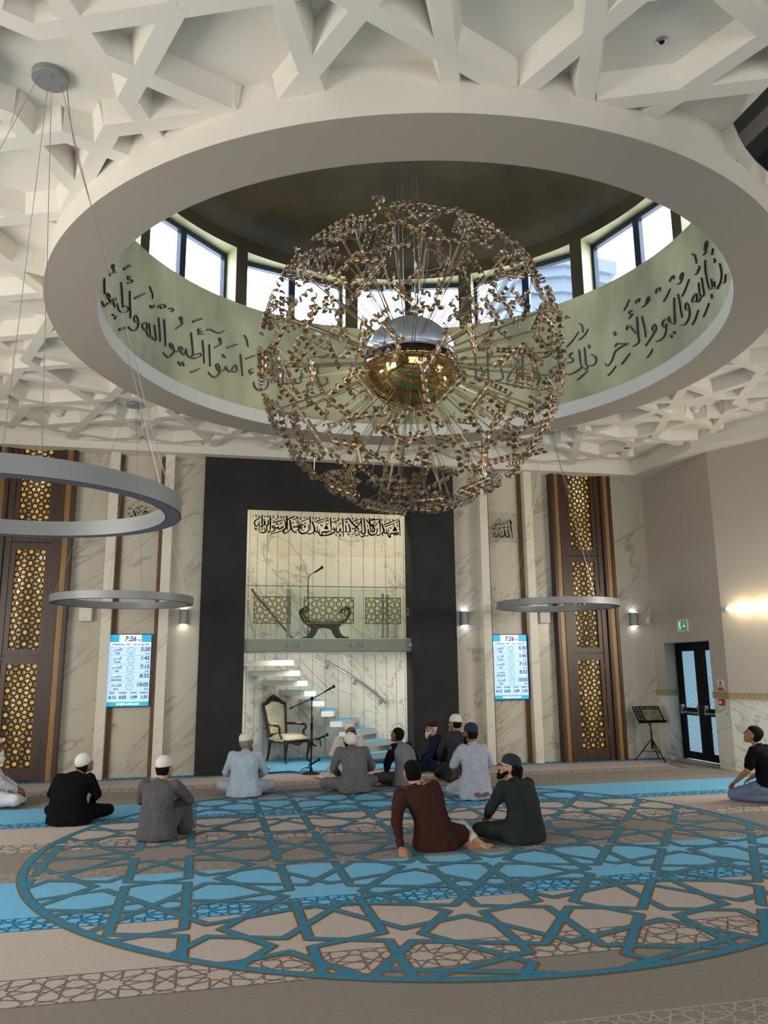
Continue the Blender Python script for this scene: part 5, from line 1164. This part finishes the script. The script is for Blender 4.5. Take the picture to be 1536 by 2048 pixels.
PEOPLE = [
 dict(id='a', loc=(-2.52, 10.95, 0), face=78, label='white-bearded person in pale robes sitting cross-legged, cut by the left edge', top='c9ccd0', cap='knit_w', beard='white', beardlen=.10, hair='white', skin='brown', lap=.75, J=J_cross(head=(10, -8, 0), neck=(0, -.05, .64), mid=(0, -.08, .38))),
 dict(id='b', loc=(-1.38, 9.55, 0), face=14, label='person in loose black clothes and white cap sitting cross-legged on the blue band at left', top='0d0d10', cap='knit_w', hair='black', skin='tan', s=.88, lap=.9, J=J_cross(head=(28, -26, 8), neck=(.02, .09, .57), mid=(-.04, -.10, .37), girth=1.2, hoff=(.07, .06, .12))),
 dict(id='c', loc=(-.40, 8.45, 0), s=.86, face=16, label='person in a dark grey robe and white cap hugging raised knees', top='58575a', cap='knit_w', hair='black', skin='light', lap=.9, drape=1, J=J_knees(head=(16, -6, 0), neck=(.0, .08, .63), hoff=(.02, .04, .135))),
 dict(id='d', loc=(.57, 10.95, 0), s=.89, face=10, label='person in a pale blue robe and white cap with a grey beard, beside the armchair', top='a3b3c2', cap='knit_w', hair='grey', beard='grey', skin='tan', lap=.7, caph=.025, J=J_cross(head=(38, -8, 0), girth=1.12)),
 dict(id='e', loc=(2.03, 10.85, 0), face=-4, label='person in a mid grey robe and white cap bowing forward in front of the niche', top='68676a', cap='knit_w', hair='black', skin='tan', lap=.7, J=J_cross(neck=(0, .20, .60), mid=(0, -.12, .44), head=(-6, -42, 0), hoff=(0, .10, .09))),
 dict(id='f', loc=(2.30, 12.88, 0), face=176, label='person in white facing the others with bowed head and white cap before the steps', top='d3d0c6', cap='knit_w', hair='black', beard='black', beardlen=.03, skin='brown', lap=.7, J=J_cross(neck=(0, .14, .60), head=(0, -38, 0), hoff=(0, .085, .10))),
 dict(id='g', loc=(2.86, 11.3, 0), s=.9, face=-22, label='bareheaded person in a grey top with black sleeves sitting near the niche', top='70747a', panel='0e1016', legs='4c4a47', hair='black', skin='brown', hem=True, J=J_cross(neck=(-.03, .13, .62), head=(-16, -18, 0), sw=.17)),
 dict(id='h', loc=(3.74, 12.70, 0), s=.84, face=-78, label='old person with white beard, glasses and black cap against the charcoal surround', top='17233c', vest='0c0d10', cap='knit_k', hair='white', beard='white', beardlen=.055, skin='light', glasses=True, lap=.6, legs='131b2e', caph=.02, J=J_cross(mid=(0, -.10, .40), neck=(0, .05, .66), head=(-12, -4, 0), el_l=(-.30, .14, .36), wr_l=(-.30, .30, .18), hd_l=(.1, .3, -.5))),
 dict(id='i', loc=(3.72, 11.5, 0), face=-8, label='tall person in a charcoal robe and white cap kneeling upright right of the niche', top='343439', cap='knit_w', hair='black', beard='grey', beardlen=.03, skin='tan', lap=.55, J=J_kneel(head=(-26, -4, 0), neck=(0, .05, .74))),
 dict(id='j', loc=(3.42, 9.9, 0), face=-8, label='person in a pale lavender short-sleeved tunic and dark cap kneeling on bare feet', top='a4aabb', cap='knit_n', hair='black', beard='black', beardlen=.03, skin='brown', sleeve=.95, lap=.8, J=J_kneel(head=(-16, -6, 0))),
 dict(id='k', loc=(2.13, 7.34, 0), s=.91, face=0, label='person in a dark brown robe leaning on one arm in the middle of the carpet', top='3f2620', legs='d3cfc6', cap=None, hair='black', skin='light', lap=.6, J=dict(pelvis=(.0, 0, .13), mid=(-.04, -.03, .38), neck=(-.20, .07, .60), sr=(1, .05, .16), el_l=(-.43, -.12, .30), wr_l=(-.40, -.15, .075), hd_l=(-.03, -.9, -.28), hn_l=(0, .2, -1), el_r=(.12, .20, .40), wr_r=(.0, .32, .56), hd_r=(-.5, .1, .8), kn_l=(.20, .36, .10), kn_r=(.36, .24, .15), an_l=(.30, .06, .06), an_r=(.40, -.03, .075), to_l=(.42, -.10, .03), to_r=(.58, -.16, .045), fu_r=(.2, -.6, .8), head=(-4, -10, -4), hoff=(-.005, .035, .135)), extra=[((.02, 0, .13), (.26, .03, .12), .15, .11)], cuff=.1),
 dict(id='l', loc=(3.03, 7.42, 0), s=.9, face=-22, label='person in a dark green robe with navy cap, long hair and glasses looking left', top='2a3230', cap='knit_n', hair='black', hairlow=-.10, beard='black', beardlen=.02, skin='light', glasses=True, lap=.85, caph=.03, J=J_cross(head=(-48, -14, 0), neck=(-.05, .08, .61), el_l=(-.31, .17, .33), wr_l=(-.19, .36, .23), el_r=(.27, .12, .36), girth=1.08)),
 dict(id='m', loc=(6.70, 8.6, 0), face=-24, label='person in a black T-shirt and blue jeans kneeling at the right edge', top='0c0d10', legs='6f8098', hair='short', skin='tan', sleeve=.75, hem=False, cuff=.08, J=J_kneel(head=(-14, -24, 0), neck=(-.02, .10, .71), el_l=(-.30, .12, .42), wr_l=(-.22, .34, .26))),
]
for P in PEOPLE: bodykit(P)
run_jobs()
# ------------------------------------------------------------------ light
w = bpy.data.worlds.new('world'); SC.world = w; w.use_nodes = True
bg = w.node_tree.nodes['Background']; bg.inputs[0].default_value = lin('d2e3fb'); bg.inputs[1].default_value = 8.6
def light(name, kind, loc, energy, col, target=None, size=1, size_y=None, spot=60, blend=.6):
    l = bpy.data.lights.new(name, kind); l.energy = energy; l.color = lin(col)[:3]
    if kind == 'AREA':
        l.size = size
        if size_y: l.shape = 'RECTANGLE'; l.size_y = size_y
    if kind == 'SPOT': l.spot_size = radians(spot); l.spot_blend = blend; l.shadow_soft_size = size
    if kind == 'POINT': l.shadow_soft_size = size
    o = bpy.data.objects.new(name, l); COL.objects.link(o); o.location = loc
    if target is not None:
        o.rotation_euler = (Vector(target) - Vector(loc)).to_track_quat('-Z', 'Y').to_euler()
    return o
# tall window light from the left; unseen fill lights added behind and at right
light('left_window_light', 'AREA', (-6.2, 5.0, 2.2), 470, 'fff9f0', (3, 9, 2.6), 6, 2.6)
light('rear_fill_light', 'AREA', (2.5, -3.6, 2.2), 280, 'fbfbfa', (2.5, 6, 2.0), 9, 3.0)
light('right_fill_light', 'AREA', (10.4, 4.2, 2.2), 100, 'fffaf2', (5, 10.5, 0), 4, 2.6)
light('left_wall_fill_light', 'AREA', (-5.0, 8.9, 2.7), 85, 'fff4e0', (3.2, 11.0, 0), 2.2, .5)  # unseen area light added to brighten the far floor
light('right_wall_fill_light', 'AREA', (9.3, 8.6, 2.7), 190, 'fff4e0', (3.5, 11.5, .2), 2.2, .5)  # also added out of view, to lift the far right floor
# niche lighting
light('niche_top_light', 'AREA', (2.06, 13.85, 4.75), 30, 'fff0d2', (2.06, 14.6, 2.6), 2.0, .25)
light('niche_under_light', 'AREA', (2.06, 13.7, 1.88), 27, 'fff5e4', (2.06, 14.3, 0), 2.2, .15)
for x, c in ((-.36, 'ffe9c4'), (4.5, 'e8e9ff'), (7.83, 'e2e4ff')):
    for s in (-1, 1):
        light('sconce_light', 'SPOT', (x, YW - .07, 2.5 + s * .14), 30, c, (x, YW - .05, 2.5 + s * 2), .03, 110, .8)
for k in (-.35, 0, .35):
    p = Vector((8.22, 11.3, 2.535)) + dirw * (.72 + k) + nw * .12
    light('lamp_light', 'POINT', tuple(p), 3.5, 'ffe6b8', None, .05)

SC.view_settings.view_transform = 'Standard'; SC.view_settings.look = 'None'; SC.view_settings.exposure = 0; SC.view_settings.gamma = 1
cy = SC.cycles; cy.use_denoising = True; cy.max_bounces = 6; cy.diffuse_bounces = 3; cy.use_adaptive_sampling = True; cy.adaptive_threshold = .02; cy.glossy_bounces = 4; cy.transmission_bounces = 4; cy.transparent_max_bounces = 10
cy.caustics_reflective = False; cy.caustics_refractive = False; cy.sample_clamp_indirect = 6; cy.blur_glossy = 1.0
